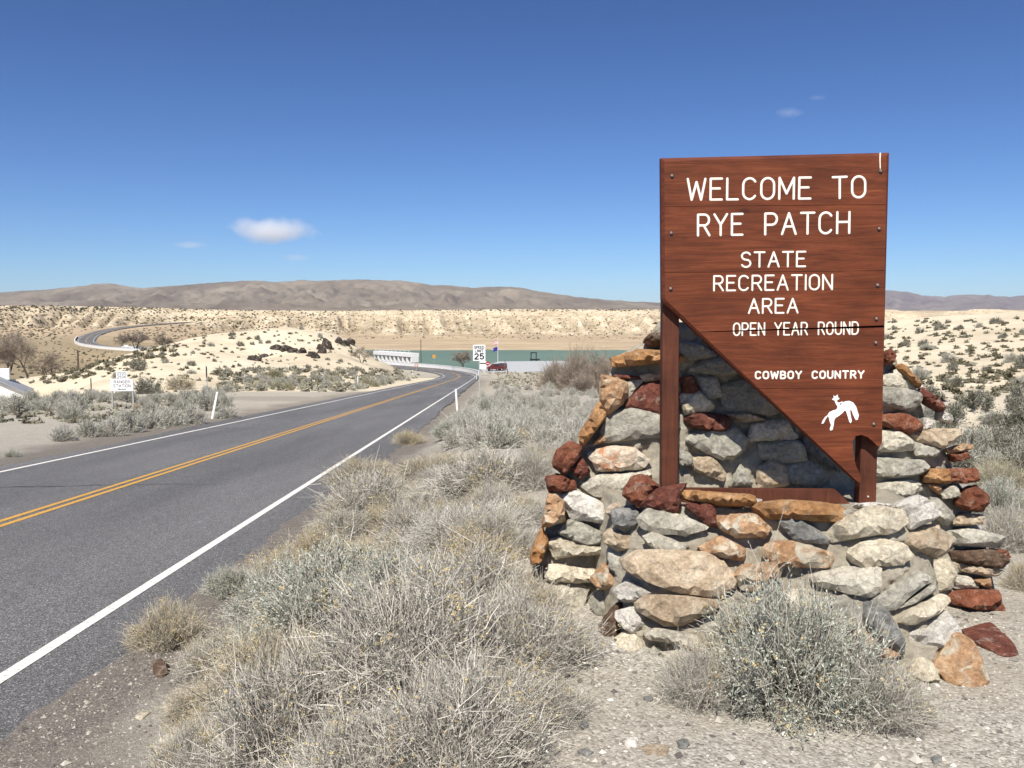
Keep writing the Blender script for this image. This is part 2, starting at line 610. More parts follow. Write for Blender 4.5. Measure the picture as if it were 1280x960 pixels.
def build_ground():
    a1 = np.radians(np.arange(-41, 41.01, 0.11))
    a0 = np.radians(np.concatenate([np.arange(-180, -41, 3.0)]))
    a2 = np.radians(np.concatenate([np.arange(44, 180, 3.0)]))
    ang = np.concatenate([a0, a1, a2])
    rr = np.concatenate([np.exp(np.linspace(math.log(0.4), math.log(120), 230)), np.exp(np.linspace(math.log(122), math.log(420), 70)),
                         np.linspace(424, 560, 34), np.linspace(563, 720, 76), np.exp(np.linspace(math.log(735), math.log(5200), 22))])
    A, R = np.meshgrid(ang, rr)
    x, y = (R * np.sin(A)).ravel(), (R * np.cos(A)).ravel()
    z, d, f = H(x, y, True)
    f, gl = f
    r = np.hypot(x, y)
    fade = sst(720, 1600, r)
    z = z * (1 - fade) + 8.0 * fade
    behind = sst(5, 40, -y)
    z = z * (1 - behind) + 0.5 * behind
    nA, nR = len(ang), len(rr)
    i = np.arange(nR - 1)[:, None] * nA + np.arange(nA - 1)[None, :]
    q = np.stack([i, i + 1, i + nA + 1, i + nA], -1).reshape(-1, 4)
    j = np.arange(nR - 1) * nA
    q2 = np.stack([j + nA - 1, j, j + nA, j + 2 * nA - 1], -1)
    q = np.concatenate([q, q2])
    V = np.stack([x, y, z], -1)
    c = len(V)
    V = np.concatenate([V, [[0, 0, float(z[:nA].mean())]]])
    t = np.stack([np.full(nA, c), np.roll(np.arange(nA), -1), np.arange(nA)], -1)
    ext = lambda a: np.r_[a, a[0]]
    nn = fbm(x / 1.1, y / 1.1, 31, 4)
    sh = (1 - sst(0.0, 1.5, (d - 4.75 - nn * 2.4) / (1 + r * 0.01))) * (1 - sst(150, 220, r))
    drive = (1 - sst(3.0, 5.0, np.abs((y - 61) - (-(x + 12)) * 0.75))) * (x < -11) * sst(-27, -22, x)
    sh = np.clip(np.maximum(sh, drive * 0.55), 0, 1)
    hillL = sst(86, 100, y + 0.12 * (x + 60)) * (1 - sst(186, 196, y)) * (x < -14) * (x > -95)
    hillR = sst(20, 34, y) * (x > 12 + 0.05 * y) * (y < 230)
    pale = np.clip(np.maximum(hillL, hillR) + 0.25 * sst(20, 60, r) * (r < 250) * 0.8, 0, 1)
    bl = sst(0.02, 0.12, f) * (y > 400)
    beach = sst(280, 300, y) * (1 - bl)
    field = sst(150, 200, r) * sst(-70, -120, x + 0.25 * (y - 200)) * (1 - sst(430, 520, y)) * (1 - hillL) * (1 - bl)
    field = np.maximum(field, sst(720, 900, r))
    me = np_mesh('ground', V, q, t, [ground_material()], smooth=True,
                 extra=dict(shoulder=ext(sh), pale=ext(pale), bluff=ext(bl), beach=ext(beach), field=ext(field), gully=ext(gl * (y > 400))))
    return tag(link('ground', me), 'pale desert ground with gravel verge, silt hills and eroded bluffs', kind='structure')


build_ground()


# ------------------------------------------------------------------ road
def offset_path(off, i0=0, i1=None):
    pts = PATHA[i0:i1]
    tg = np.gradient(pts[:, :2], axis=0)
    tg /= np.linalg.norm(tg, axis=1)[:, None]
    nr = np.stack([tg[:, 1], -tg[:, 0]], -1)       # to the right
    off = np.asarray(off)
    return np.c_[pts[:, :2] + nr * (off if off.ndim == 0 else off[:, None]), pts[:, 2]]


def strip(name, oa, ob, dz, mat, parent=None, i0=0, i1=None, sub=1):
    a, b = offset_path(oa, i0, i1), offset_path(ob, i0, i1)
    a[:, 2] += dz
    b[:, 2] += dz
    n = len(a)
    V = np.concatenate([a, b])
    i = np.arange(n - 1)
    q = np.stack([i, i + n, i + n + 1, i + 1], -1)
    return link(name, np_mesh(name, V, q, None, [mat]), parent)


def asphalt():
    m = MatB('asphalt', 0.82, 0.35)
    v = m.co.outputs['Object']
    vc = m.n('ShaderNodeSeparateColor')
    m.l(m.voro(120.0, v, 'Color'), vc.inputs[0])
    agg = m.ramp(vc.outputs[0], [(0.0, (0.05, 0.049, 0.049)), (0.55, (0.125, 0.121, 0.119)), (0.9, (0.22, 0.212, 0.204)), (1.0, (0.46, 0.44, 0.41))])
    n1 = m.noise(0.55, 5, 0.6, m.vec((1.0, 0.12, 1)))
    c = m.mix(0.65, agg, m.ramp(n1, [(0.3, (0.62,) * 3), (0.7, (1.3,) * 3)]), 'MULTIPLY')
    n2 = m.noise(7.0, 6, 0.7, v)
    c = m.mix(0.5, c, m.ramp(n2, [(0.3, (0.8,) * 3), (0.7, (1.2,) * 3)]), 'MULTIPLY')
    m.color(c)
    m.bump(m.voro(120.0, v, 'Distance'), 0.5, 0.008)
    return m.m


def paint(name, c, wear=0.52):
    m = MatB(name, 0.75, 0.3)
    v = m.co.outputs['Object']
    n = m.noise(38, 6, 0.75, v)
    m.color(m.mix(m.ramp(n, [(wear, (0, 0, 0)), (wear + 0.1, (1, 1, 1))]), c, tuple(x * 0.45 for x in c)))
    m.bump(m.voro(120.0, v, 'Distance'), 0.3, 0.006)
    return m.m


M_ASPH = asphalt()
M_WHITE_LINE = paint('road_paint_white', (0.78, 0.75, 0.68))
M_YELLOW = paint('road_paint_yellow', (0.60, 0.33, 0.07))
npath = len(PATH)
en = fbm(np.arange(npath) * 0.9, np.zeros(npath), 44, 3)
# dense the near part for a ragged edge
road = None
yy = np.concatenate([np.arange(-40, 0, 1.0), np.arange(0, 30, 0.12), np.arange(30, 176, 1.0)])
dense = np.c_[-7.2 + ROAD_DX * yy, yy, ROAD_Z0 + ROAD_S * yy]
PATHA_FULL = PATHA
PATHA = np.concatenate([dense, PATHA_FULL[108:]])
npd = len(PATHA)
yarr = PATHA[:, 1]
ragR = 4.60 + fbm(yarr / 0.7, yarr * 0, 51, 4) * 0.34 + fbm(yarr / 4.0, yarr * 0, 52, 2) * 0.35
ragL = -4.55 + fbm(yarr / 0.9, yarr * 0 + 5, 53, 3) * 0.25
road = strip('road', ragL, ragR, 0.0, M_ASPH)
tag(road, 'grey two-lane asphalt road running down towards the reservoir', kind='structure')
strip('edge_line', 3.54, 3.66, 0.005, M_WHITE_LINE, road)
strip('edge_line', -3.66, -3.54, 0.005, M_WHITE_LINE, road)
strip('centre_line', 0.06, 0.17, 0.005, M_YELLOW, road)
strip('centre_line', -0.17, -0.06, 0.005, M_YELLOW, road)
M_CRACK = plain('crack_tar', (0.02, 0.02, 0.02), 0.6)


def crack(p_list, w):
    pts = []
    for (x, y) in p_list:
        g = ray(x, y)
        s = (EYE - ROAD_Z0) / (-g.z + ROAD_S * g.y)
        pts.append(Vector((g.x * s, g.y * s, 0)))
    V = []
    fine = []
    for a, b in zip(pts[:-1], pts[1:]):
        k = max(2, int((b - a).length / 0.06))
        fine += [a.lerp(b, i / k) for i in range(k)]
    fine.append(pts[-1])
    n = len(fine)
    for i, q in enumerate(fine):
        j = float(fbm(np.array([q.x * 2.1]), np.array([q.y * 2.1]), 61, 4)[0]) * 0.35
        ww = w * (0.5 + random.random())
        yc = q.y + j
        for s_ in (-1, 1):
            V.append((q.x, yc + s_ * ww, ROAD_Z0 + ROAD_S * (yc + s_ * ww) + 0.003))
    i = np.arange(n - 1) * 2
    qd = np.stack([i, i + 2, i + 3, i + 1], -1)
    link('crack', np_mesh('crack', V, qd, None, [M_CRACK]), road)


crack([(-60, 611), (60, 608), (150, 606), (245, 605)], 0.018)
crack([(245, 606), (300, 605), (352, 606)], 0.013)
crack([(-30, 752), (50, 748), (100, 742), (170, 740)], 0.008)
crack([(330, 570), (370, 560), (420, 541)], 0.010)
crack([(180, 535), (260, 535), (330, 536)], 0.02)

# ------------------------------------------------------------------ reservoir
mw = MatB('reservoir_water', 0.45, 0.12)
mw.color(mw.ramp(mw.noise(0.02, 4, 0.5), [(0.3, (0.115, 0.175, 0.12)), (0.7, (0.145, 0.205, 0.145))]))
mw.bump(mw.noise(1.2, 4, 0.6), 0.35, 0.15)
bm = bmesh.new()
for p in [(-165, 380), (-47, 272), (-10, 248), (60, 262), (200, 300), (230, 480), (-160, 480)]:
    bm.verts.new((p[0], p[1], -15.0))
bm.faces.new(bm.verts)
tag(bm_obj('reservoir_water', bm, mw.m), 'green reservoir water below the tan bluffs', kind='structure')


# ------------------------------------------------------------------ mountains
def mountain_mat(name, lo, mid, hi):
    m = MatB(name, 0.95, 0.05)
    n = m.noise(0.0016, 8, 0.62)
    n2 = m.noise(0.012, 6, 0.7)
    c = m.ramp(n, [(0.3, lo), (0.5, mid), (0.72, hi)])
    m.color(m.mix(0.5, c, m.ramp(n2, [(0.3, (0.7,) * 3), (0.7, (1.2,) * 3)]), 'MULTIPLY'))
    return m.m


def range_sheet(name, prof, dist, depth, mat, seed, label, px0, px1, rough):
    px = np.arange(px0, px1, 2.2)
    crest = np.interp(px, [p[0] for p in prof], [p[1] for p in prof])
    hc = (398 - crest) / FPX * dist + EYE + 2.2 * fbm(px / 9.0, px * 0, seed + 3, 3) * dist / 1073
    rows = np.concatenate([np.linspace(0, 1, 130), np.linspace(1.03, 1.6, 14)])
    PX, S = np.meshgrid(px, rows)
    t = dist - depth * (1 - S)
    X = (PX - 640) / FPX * t
    hh = hc[None, :] * np.where(S < 1, 0.10 + 0.90 * S ** 1.45, np.maximum(0, 1 - (S - 1) * 1.2))
    er = np.abs(fbm(X / (dist * 0.032) + 3 * fbm(X / (dist * 0.2), t / (dist * 0.2), seed + 9, 2), t / (dist * 0.075), seed, 6)) * 2
    z = hh + rough * hc[None, :] * (er - 0.32) * np.clip(S * 2.2, 0, 1) * np.clip((1.0 - S) * 6, 0.0, 1)
    z = np.minimum(z, hc[None, :] * t / dist * 1.0 + 0 * z) if False else z
    V = np.stack([X.ravel(), t.ravel(), z.ravel()], -1)
    nA, nR = len(px), len(rows)
    i = np.arange(nR - 1)[:, None] * nA + np.arange(nA - 1)[None, :]
    q = np.stack([i, i + 1, i + nA + 1, i + nA], -1).reshape(-1, 4)
    return tag(link(name, np_mesh(name, V, q, None, [mat], smooth=True)), label, kind='structure')


range_sheet('mountains', [(-900, 372), (-300, 362), (0, 366), (60, 362.5), (110, 357), (140, 354.5), (180, 360.5), (215, 358), (260, 354.5), (290, 352.5), (320, 351), (350, 353.5), (375, 350.5), (400, 351.5), (440, 350), (480, 350.5),
            (500, 351), (540, 356.5), (565, 357), (590, 360), (625, 358), (650, 360), (690, 367), (720, 371), (750, 374), (790, 377), (826, 378.5), (900, 385), (1000, 392), (1300, 397)],
            8200, 3300, mountain_mat('mountain_brown', (0.12, 0.095, 0.068), (0.195, 0.158, 0.115), (0.30, 0.25, 0.185)), 71, 'bare brown mountain range behind the bluffs', -900, 1300, 0.44)
range_sheet('mountains', [(600, 392), (760, 384), (900, 376), (1000, 369), (1080, 364), (1110, 363.5), (1130, 365), (1150, 370), (1175, 371), (1205, 368.5), (1230, 369), (1260, 371), (1285, 368.5), (1400, 362), (1800, 372)],
            15500, 5200, mountain_mat('mountain_blue', (0.13, 0.10, 0.085), (0.18, 0.145, 0.12), (0.24, 0.195, 0.16)), 83, 'distant bluish mountain range at the right behind the pale hill', 600, 1800, 0.5)

# ------------------------------------------------------------------ stone monument
STONE = dict(
    cream=stone_mat('stone_cream', [(0.42, 0.35, 0.25), (0.60, 0.53, 0.40), (0.72, 0.66, 0.53)]),
    white=stone_mat('stone_white', [(0.50, 0.46, 0.40), (0.66, 0.62, 0.55), (0.78, 0.74, 0.66)], 12),
    grey=stone_mat('stone_grey', [(0.26, 0.245, 0.20), (0.38, 0.36, 0.30), (0.52, 0.49, 0.41)]),
    pale=stone_mat('stone_pale_grey', [(0.34, 0.31, 0.25), (0.50, 0.46, 0.37), (0.64, 0.59, 0.48)], 9),
    tan=stone_mat('stone_tan', [(0.33, 0.235, 0.145), (0.48, 0.375, 0.26), (0.60, 0.51, 0.38)]),
    orange=stone_mat('stone_orange', [(0.32, 0.17, 0.085), (0.46, 0.28, 0.155), (0.58, 0.43, 0.28)], 9, (0.60, 0.53, 0.40)),
    slab=stone_mat('stone_orange_slab', [(0.24, 0.11, 0.045), (0.38, 0.20, 0.085), (0.47, 0.29, 0.15)], 7),
    rust=stone_mat('stone_rust', [(0.12, 0.040, 0.022), (0.20, 0.070, 0.038), (0.29, 0.125, 0.075)], 10),
    maroon=stone_mat('stone_maroon', [(0.08, 0.028, 0.020), (0.15, 0.05, 0.034), (0.22, 0.09, 0.06)], 10),
    dark=stone_mat('stone_dark_grey', [(0.11, 0.108, 0.10), (0.20, 0.198, 0.185), (0.34, 0.33, 0.30)], 9),
    brown=stone_mat('stone_brown', [(0.055, 0.035, 0.024), (0.12, 0.075, 0.05), (0.20, 0.13, 0.09)], 10),
    pink=stone_mat('stone_pink', [(0.50, 0.33, 0.23), (0.55, 0.45, 0.34), (0.66, 0.60, 0.50)], 8, (0.46, 0.21, 0.10)),
)
mm = MatB('mortar', 0.95, 0.1)
mc = mm.ramp(mm.noise(7, 7, 0.7), [(0.3, (0.42, 0.365, 0.275)), (0.5, (0.60, 0.535, 0.415)), (0.72, (0.73, 0.665, 0.53))])
mm.color(mm.mix(0.5, mc, mm.ramp(mm.noise(60, 5, 0.7), [(0.3, (0.6,) * 3), (0.7, (1.15,) * 3)]), 'MULTIPLY'))
mm.bump(mm.noise(30, 10, 0.8), 1.0, 0.04)
M_MORTAR = mm.m

monument = tag(empty('stone_monument', (1.35, 4.4, 0)), 'battered dry-looking monument of mixed tan, grey and rust stones set in mortar around the welcome sign', 'monument')
monument['label'] = 'stepped monument of tan, grey and rust stones set in mortar under the welcome sign'
BACK_Y0, BACK_K = 4.80, 0.13        # front plane of the back wall: y = BACK_Y0 + BACK_K * z


def grid_mesh(rowsV):
    R = np.array(rowsV)
    nr, nc = R.shape[:2]
    i = np.arange(nr - 1)[:, None] * nc + np.arange(nc - 1)[None, :]
    return R.reshape(-1, 3), np.stack([i, i + 1, i + nc + 1, i + nc], -1).reshape(-1, 4)


def resample(pts, n):
    p = np.array(pts, float)
    s = np.r_[0, np.cumsum(np.linalg.norm(np.diff(p, axis=0), axis=1))]
    u = np.linspace(0, s[-1], n)
    return np.stack([np.interp(u, s, p[:, k]) for k in range(p.shape[1])], -1)


FB = resample([(0.44, 5.0), (0.52, 4.35), (0.60, 4.12), (0.80, 4.02), (1.25, 3.93), (1.78, 3.80), (1.98, 3.80), (2.12, 3.95), (2.22, 4.3), (2.26, 5.0)], 200)
FT = resample([(0.50, 5.0), (0.56, 4.62), (0.66, 4.46), (0.84, 4.38), (1.25, 4.30), (1.74, 4.19), (1.95, 4.18), (2.06, 4.28), (2.12, 4.5), (2.14, 5.0)], 200)
Z_BED = 0.68


def front_surface(z):
    k = z / 0.74
    return np.c_[FB + (FT - FB) * k, np.full(len(FB), z)]


def core_noise(V, amp, seed):
    V = V.copy()
    n = fbm(V[:, 0] * 22 + V[:, 1] * 14, V[:, 2] * 24, seed, 4)
    n2 = fbm(V[:, 0] * 5 + V[:, 1] * 3, V[:, 2] * 5, seed + 4, 3)
    V[:, 1] -= (n * 1.1 + n2) * amp - 0.022
    return V


# front tier core: battered side, then the rough bed on top
rows = [front_surface(z) for z in np.linspace(-0.12, Z_BED, 80)]
top = front_surface(Z_BED)
cen = np.array([1.32, 4.85, Z_BED])
for k in np.linspace(0.06, 1, 14):
    r_ = top + (cen - top) * k
    r_[:, 2] = Z_BED - 0.03 * math.sin(k * 3) + 0.02 * fbm(r_[:, 0] * 9, r_[:, 1] * 9, 91, 3)
    rows.append(r_)
V1, Q1 = grid_mesh(rows)
V1n = core_noise(V1, 0.08, 92)
o = link('mortar_core', np_mesh('mortar_core', V1n - np.array([1.35, 4.4, 0]), Q1, None, [M_MORTAR], smooth=True), monument)


def back_x(z):
    """left and right limit of the back wall at height z"""
    zl = [-0.2, 0.0, 0.25, 0.5, 0.9, 1.2, 1.42, 1.50, 1.62]
    l = np.interp(z, zl, [0.02, 0.05, 0.14, 0.22, 0.37, 0.52, 0.62, 0.76, 0.86])
    r = np.interp(z, zl, [2.86, 2.82, 2.78, 2.70, 2.52, 2.36, 2.25, 2.12, 2.02])
    return l, r


rows = []
for z in np.linspace(-0.15, 1.62, 90):
    l, r = back_x(z)
    xs = np.linspace(l, r, 150)
    ring = [(l + 0.06, BACK_Y0 + 0.75 - 0.1 * z, z)] + [(x, BACK_Y0 + BACK_K * z + 0.05 * (2 * abs(i / 149 - 0.5)) ** 6, z) for i, x in enumerate(xs)] + [(r - 0.06, BACK_Y0 + 0.75 - 0.1 * z, z)]
    rows.append(ring)
z = 1.635
for k in (0.35, 0.7, 1.0):
    rows.append([(p[0] + (1.43 - p[0]) * 0.02 * k, p[1] + (BACK_Y0 + 0.55 - p[1]) * k, z - 0.02 * k) for p in rows[89]])
V2, Q2 = grid_mesh(rows)
V2n = core_noise(V2, 0.085, 95)
link('mortar_core', np_mesh('mortar_core', V2n - np.array([1.35, 4.4, 0]), Q2, None, [M_MORTAR], smooth=True), monument)

# surfaces that the stones are laid on
rF = [front_surface(z) for z in np.linspace(-0.2, 0.95, 30)]
vF, qF = grid_mesh(rF)
BF = BVHTree.FromPolygons([Vector(v) for v in vF], [tuple(int(a) for a in q) for q in qF])


def on_surface(surf, px, py):
    d = ray(px, py)
    if isinstance(surf, float):
        return P(px, py, surf), Vector((0.25, -1, 0.35)).normalized()
    if surf == 'F':
        h = BF.ray_cast(Vector((0, 0, EYE)), d.normalized())
        if h[0] is not None:
            n = h[1]
            return h[0], (n if n.dot(d) < 0 else -n)
    # back wall plane
    s = (BACK_Y0 + BACK_K * EYE) / (d.y - BACK_K * d.z)
    return Vector((0, 0, EYE)) + d * s, Vector((0, -1, BACK_K)).normalized()


ZO = {3: (650, 420, 4.0), 4: (650, 600, 3.694), 5: (960, 600, 3.428), 6: (1080, 430, 4.57), 7: (820, 400, 4.0), 0: (0, 0, 1)}
STONES = [
    # upper left of the back wall
    (3, 'brown', .10, 'B', [(620, 22), (650, -8), (720, -14), (770, 5), (770, 50), (640, 52)]),
    (3, 'slab', .20, 'B', [(465, 112), (600, 70), (720, 82), (790, 90), (790, 128), (480, 152)]),
    (3, 'maroon', .04, 'B', [(475, 192), (600, 202), (640, 186), (600, 216), (480, 214)]),
    (3, 'pink', .05, 'B', [(600, 200), (640, 186), (705, 190), (705, 222), (620, 226)]),
    (3, 'orange', .13, 'B', [(405, 200), (530, 235), (520, 320), (440, 395), (400, 310)]),
    (3, 'maroon', .06, 'B', [(530, 350), (620, 245), (705, 232), (775, 250), (770, 385), (700, 392), (600, 370)]),
    (3, 'pale', .03, 'B', [(540, 228), (612, 225), (535, 315), (490, 350)]),
    (3, 'grey', .06, 'B', [(430, 520), (425, 450), (460, 390), (580, 365), (705, 400), (770, 420), (765, 490), (600, 508)]),
    (3, 'slab', .15, 'B', [(295, 492), (395, 328), (428, 400), (312, 552)]),
    (3, 'orange', .05, 'B', [(362, 548), (418, 470), (428, 522)]),
    (3, 'rust', .14, 'B', [(165, 640), (180, 575), (250, 528), (305, 560), (290, 610), (220, 692)]),
    (3, 'maroon', .08, 'B', [(252, 660), (310, 610), (350, 680), (300, 717)]),
    (3, 'rust', .14, 'B', [(128, 705), (190, 690), (265, 720), (277, 762), (150, 782)]),
    (3, 'pink', .08, 'B', [(350, 590), (440, 555), (560, 560), (635, 620), (600, 662), (400, 672)]),
    (3, 'pale', .07, 'B', [(318, 740), (400, 695), (560, 690), (640, 670), (640, 705), (560, 742), (470, 805), (380, 792)]),
    (3, 'orange', .16, 'B', [(112, 942), (140, 785), (208, 788), (222, 922)]),
    (3, 'white', .09, 'B', [(215, 800), (290, 778), (400, 830), (467, 900), (440, 932), (260, 907)]),
    # seen between the posts
    (3, 'rust', .06, 'B', [(800, 212), (860, 200), (890, 275), (820, 302)]),
    (3, 'cream', .10, 'B', [(800, 295), (890, 278), (965, 350), (940, 385), (825, 388)]),
    (3, 'maroon', .13, 'B', [(832, 412), (900, 380), (1030, 400), (1038, 440), (1000, 477), (850, 457)]),
    (3, 'grey', .09, 'B', [(828, 520), (900, 480), (1060, 450), (1127, 520), (1080, 592), (1000, 612)]),
    (3, 'tan', .07, 'B', [(868, 610), (960, 608), (1022, 680), (1012, 722), (880, 672)]),
    (3, 'grey', .05, 'B', [(1045, 752), (1100, 640), (1162, 740)]),
    (3, 'grey', .05, 'B', [(795, 570), (850, 590), (862, 640), (800, 648)]),
    (7, 'tan', .07, 'B', [(500, 745), (580, 700), (640, 730), (657, 820), (520, 838)]),
    (7, 'grey', .05, 'B', [(110, 100), (210, 120), (300, 180), (180, 200), (110, 190)]),
    (7, 'grey', .06, 'B', [(165, 252), (240, 205), (370, 182), (440, 262), (300, 272)]),
    (7, 'grey', .05, 'B', [(200, 285), (300, 290), (325, 380), (250, 390)]),
    (7, 'grey', .06, 'B', [(325, 345), (480, 300), (660, 430), (560, 472), (360, 445)]),
    (7, 'tan', .07, 'B', [(350, 472), (440, 458), (545, 500), (430, 510)]),
    (7, 'pale', .06, 'B', [(460, 602), (480, 520), (640, 500), (700, 592)]),
    (7, 'grey', .06, 'B', [(520, 690), (530, 615), (710, 605), (745, 700), (640, 710)]),
    (7, 'grey', .06, 'B', [(640, 800), (650, 725), (770, 700), (860, 790), (780, 830)]),
    (7, 'dark', .06, 'B', [(720, 640), (760, 560), (860, 660), (920, 760), (800, 690)]),
    (7, 'grey', .06, 'B', [(380, 190), (520, 220), (640, 380), (500, 290)]),
    # left stack beside the front tier
    (4, 'grey', .10, 'B', [(182, 242), (240, 180), (390, 248), (402, 285), (300, 297)]),
    (4, 'cream', .10, 'B', [(138, 292), (180, 263), (290, 293), (390, 308), (395, 342), (260, 342), (170, 362)]),
    (4, 'cream', .11, 'B', [(118, 442), (150, 388), (350, 418), (342, 462), (250, 472), (140, 464)]),
    (4, 'pale', .10, 'B', [(78, 542), (120, 478), (302, 488), (282, 612), (170, 572)]),
    (4, 'pale', .09, 'B', [(140, 640), (170, 590), (300, 620), (310, 690), (200, 700)]),
    (4, 'slab', .16, 'B', [(48, 332), (100, 215), (127, 282), (95, 372), (52, 382)]),
    (4, 'dark', .09, 'F', [(435, 200), (450, 140), (520, 120), (552, 150), (542, 202), (490, 237)]),
    (4, 'pink', .05, 'F', [(398, 142), (438, 108), (467, 130), (430, 172)]),
    (4, 'tan', .08, 'F', [(408, 230), (450, 228), (515, 260), (502, 312), (460, 328), (420, 302)]),
    (4, 'grey', .04, 'F', [(412, 320), (466, 332), (456, 442), (424, 402)]),
    (4, 'orange', .08, 'F', [(353, 472), (390, 388), (440, 430), (447, 492), (380, 502)]),
    (4, 'grey', .05, 'F', [(335, 610), (350, 520), (400, 510), (408, 600), (370, 650)]),
    (4, 'brown', .09, 'F', [(392, 742), (398, 660), (470, 573), (478, 640), (452, 752)]),
    (4, 'white', .08, 'F', [(463, 612), (550, 588), (572, 660), (530, 707), (490, 682)]),
    (4, 'white', .09, 'F', [(457, 512), (500, 463), (598, 520), (562, 562), (490, 562)]),
    (4, 'cream', .08, 'F', [(463, 722), (510, 698), (547, 740), (552, 842), (510, 848), (473, 822)]),
    (4, 'orange', .07, 'F', [(367, 772), (440, 758), (472, 790), (440, 824)]),
    (4, 'cream', .06, 'F', [(552, 790), (582, 800), (590, 880), (545, 872)]),
    # front face, left half
    (3, 'rust', .10, 'F', [(523, 792), (560, 710), (620, 698), (692, 750), (640, 800), (600, 858)]),
    (3, 'maroon', .11, 'F', [(612, 852), (700, 770), (822, 743), (802, 800), (785, 892), (680, 872)]),
    (3, 'slab', .12, 'F', [(803, 802), (830, 775), (1000, 788), (1150, 800), (1162, 842), (1100, 852), (900, 837)]),
    (3, 'white', .04, 'F', [(1150, 810), (1210, 820), (1170, 860), (1120, 852)]),
    (4, 'pale', .07, 'F', [(552, 182), (610, 133), (740, 168), (862, 220), (760, 252), (640, 247), (570, 222)]),
    (4, 'maroon', .07, 'F', [(758, 115), (890, 113), (907, 212), (860, 205)]),
    (4, 'orange', .09, 'F', [(912, 172), (1080, 163), (1142, 220), (1132, 262), (1000, 264), (930, 227)]),
    (4, 'pale', .06, 'F', [(568, 265), (620, 248), (762, 300), (740, 347), (680, 347), (600, 302)]),
    (4, 'orange', .08, 'F', [(832, 315), (920, 263), (1032, 320), (1022, 372), (930, 357), (860, 342)]),
    (4, 'tan', .10, 'F', [(502, 372), (560, 333), (850, 343), (962, 430), (972, 490), (850, 532), (720, 512), (560, 452), (508, 412)]),
    (4, 'orange', .09, 'F', [(988, 452), (1020, 398), (1172, 388), (1192, 450), (1080, 512), (1030, 502)]),
    (4, 'tan', .10, 'F', [(548, 572), (600, 538), (760, 543), (902, 560), (880, 602), (760, 662), (680, 672), (570, 612)]),
    (4, 'pale', .09, 'F', [(586, 702), (640, 688), (812, 720), (818, 802), (740, 762), (600, 737)]),
    (4, 'grey', .05, 'F', [(598, 792), (620, 768), (652, 800), (630, 832)]),
    (4, 'pale', .06, 'F', [(660, 800), (740, 790), (830, 830), (820, 880), (700, 870)]),
    # front face, right half
    (5, 'orange', .09, 'F', [(-15, 285), (40, 265), (110, 265), (262, 318), (252, 372), (40, 368), (-10, 335)]),
    (5, 'slab', .13, 'F', [(-62, 112), (60, 93), (290, 110), (308, 140), (300, 182), (0, 167), (-55, 140)]),
    (5, 'pale', .05, 'F', [(300, 125), (357, 130), (350, 167), (302, 182)]),
    (5, 'dark', .07, 'F', [(48, 178), (130, 168), (252, 250), (240, 272), (120, 267)]),
    (5, 'cream', .12, 'F', [(247, 240), (300, 190), (430, 120), (560, 138), (588, 180), (540, 222), (420, 242), (280, 262)]),
    (5, 'white', .05, 'F', [(370, 105), (450, 97), (520, 105), (420, 125)]),
    (5, 'white', .11, 'F', [(533, 112), (620, 70), (692, 140), (692, 167), (600, 207), (578, 150)]),
    (5, 'tan', .09, 'F', [(588, 272), (610, 208), (690, 198), (742, 240), (757, 302), (720, 328), (620, 292)]),
    (5, 'cream', .09, 'F', [(343, 302), (460, 253), (570, 278), (612, 330), (560, 362), (400, 372), (358, 352)]),
    (5, 'pale', .08, 'F', [(190, 412), (330, 378), (472, 378), (467, 472), (430, 502), (330, 482), (215, 452)]),
    (5, 'grey', .07, 'F', [(443, 517), (620, 398), (692, 430), (600, 500), (540, 557), (480, 542)]),
    (5, 'grey', .06, 'F', [(560, 548), (700, 440), (702, 482), (620, 530)]),
    (5, 'cream', .08, 'F', [(640, 372), (760, 343), (797, 400), (782, 462), (702, 472), (692, 420)]),
    (5, 'cream', .08, 'F', [(573, 602), (600, 558), (730, 493), (772, 520), (720, 572), (620, 618)]),
    (5, 'white', .11, 3.96, [(593, 662), (750, 568), (802, 650), (792, 682), (660, 753)]),
    (5, 'dark', .09, 'F', [(402, 582), (430, 528), (500, 558), (578, 690), (566, 738), (480, 682), (408, 622)]),
    (5, 'orange', .06, 'F', [(368, 642), (420, 650), (470, 700), (420, 720), (376, 702)]),
    (5, 'orange', .05, 'F', [(470, 702), (562, 747), (520, 775), (460, 740)]),
    (5, 'orange', .11, 3.84, [(712, 792), (800, 663), (852, 690), (932, 870), (880, 928), (780, 892)]),
    (5, 'cream', .08, 3.84, [(588, 832), (650, 760), (722, 800), (727, 862), (640, 862)]),
    (5, 'grey', .06, 'F', [(200, 520), (330, 500), (400, 560), (390, 640), (240, 620)]),
    (5, 'cream', .06, 'F', [(60, 480), (170, 470), (190, 560), (80, 570)]),
    (5, 'grey', .08, 'F', [(678, 92), (720, 78), (792, 150), (770, 192), (738, 182)]),
    # right wing
    (5, 'grey', .09, 'B', [(765, 222), (860, 208), (998, 240), (972, 287), (780, 272)]),
    (5, 'brown', .10, 'B', [(785, 305), (960, 298), (1022, 340), (982, 377), (800, 342)]),
    (5, 'rust', .08, 'B', [(960, 295), (1010, 300), (1030, 330), (985, 332)]),
    (5, 'tan', .08, 'B', [(795, 352), (1002, 385), (972, 412), (840, 392)]),
    (5, 'orange', .08, 'B', [(868, 427), (947, 418), (942, 468)]),
    (5, 'pale', .05, 'B', [(790, 405), (860, 415), (900, 460), (800, 462)]),
    (5, 'rust', .13, 'B', [(777, 482), (850, 468), (972, 473), (998, 562), (930, 557), (790, 527)]),
    (5, 'grey', .08, 'B', [(776, 552), (972, 575), (978, 612), (860, 628), (800, 592)]),
    (5, 'pale', .06, 'B', [(800, 640), (850, 632), (960, 625), (940, 680), (840, 690)]),
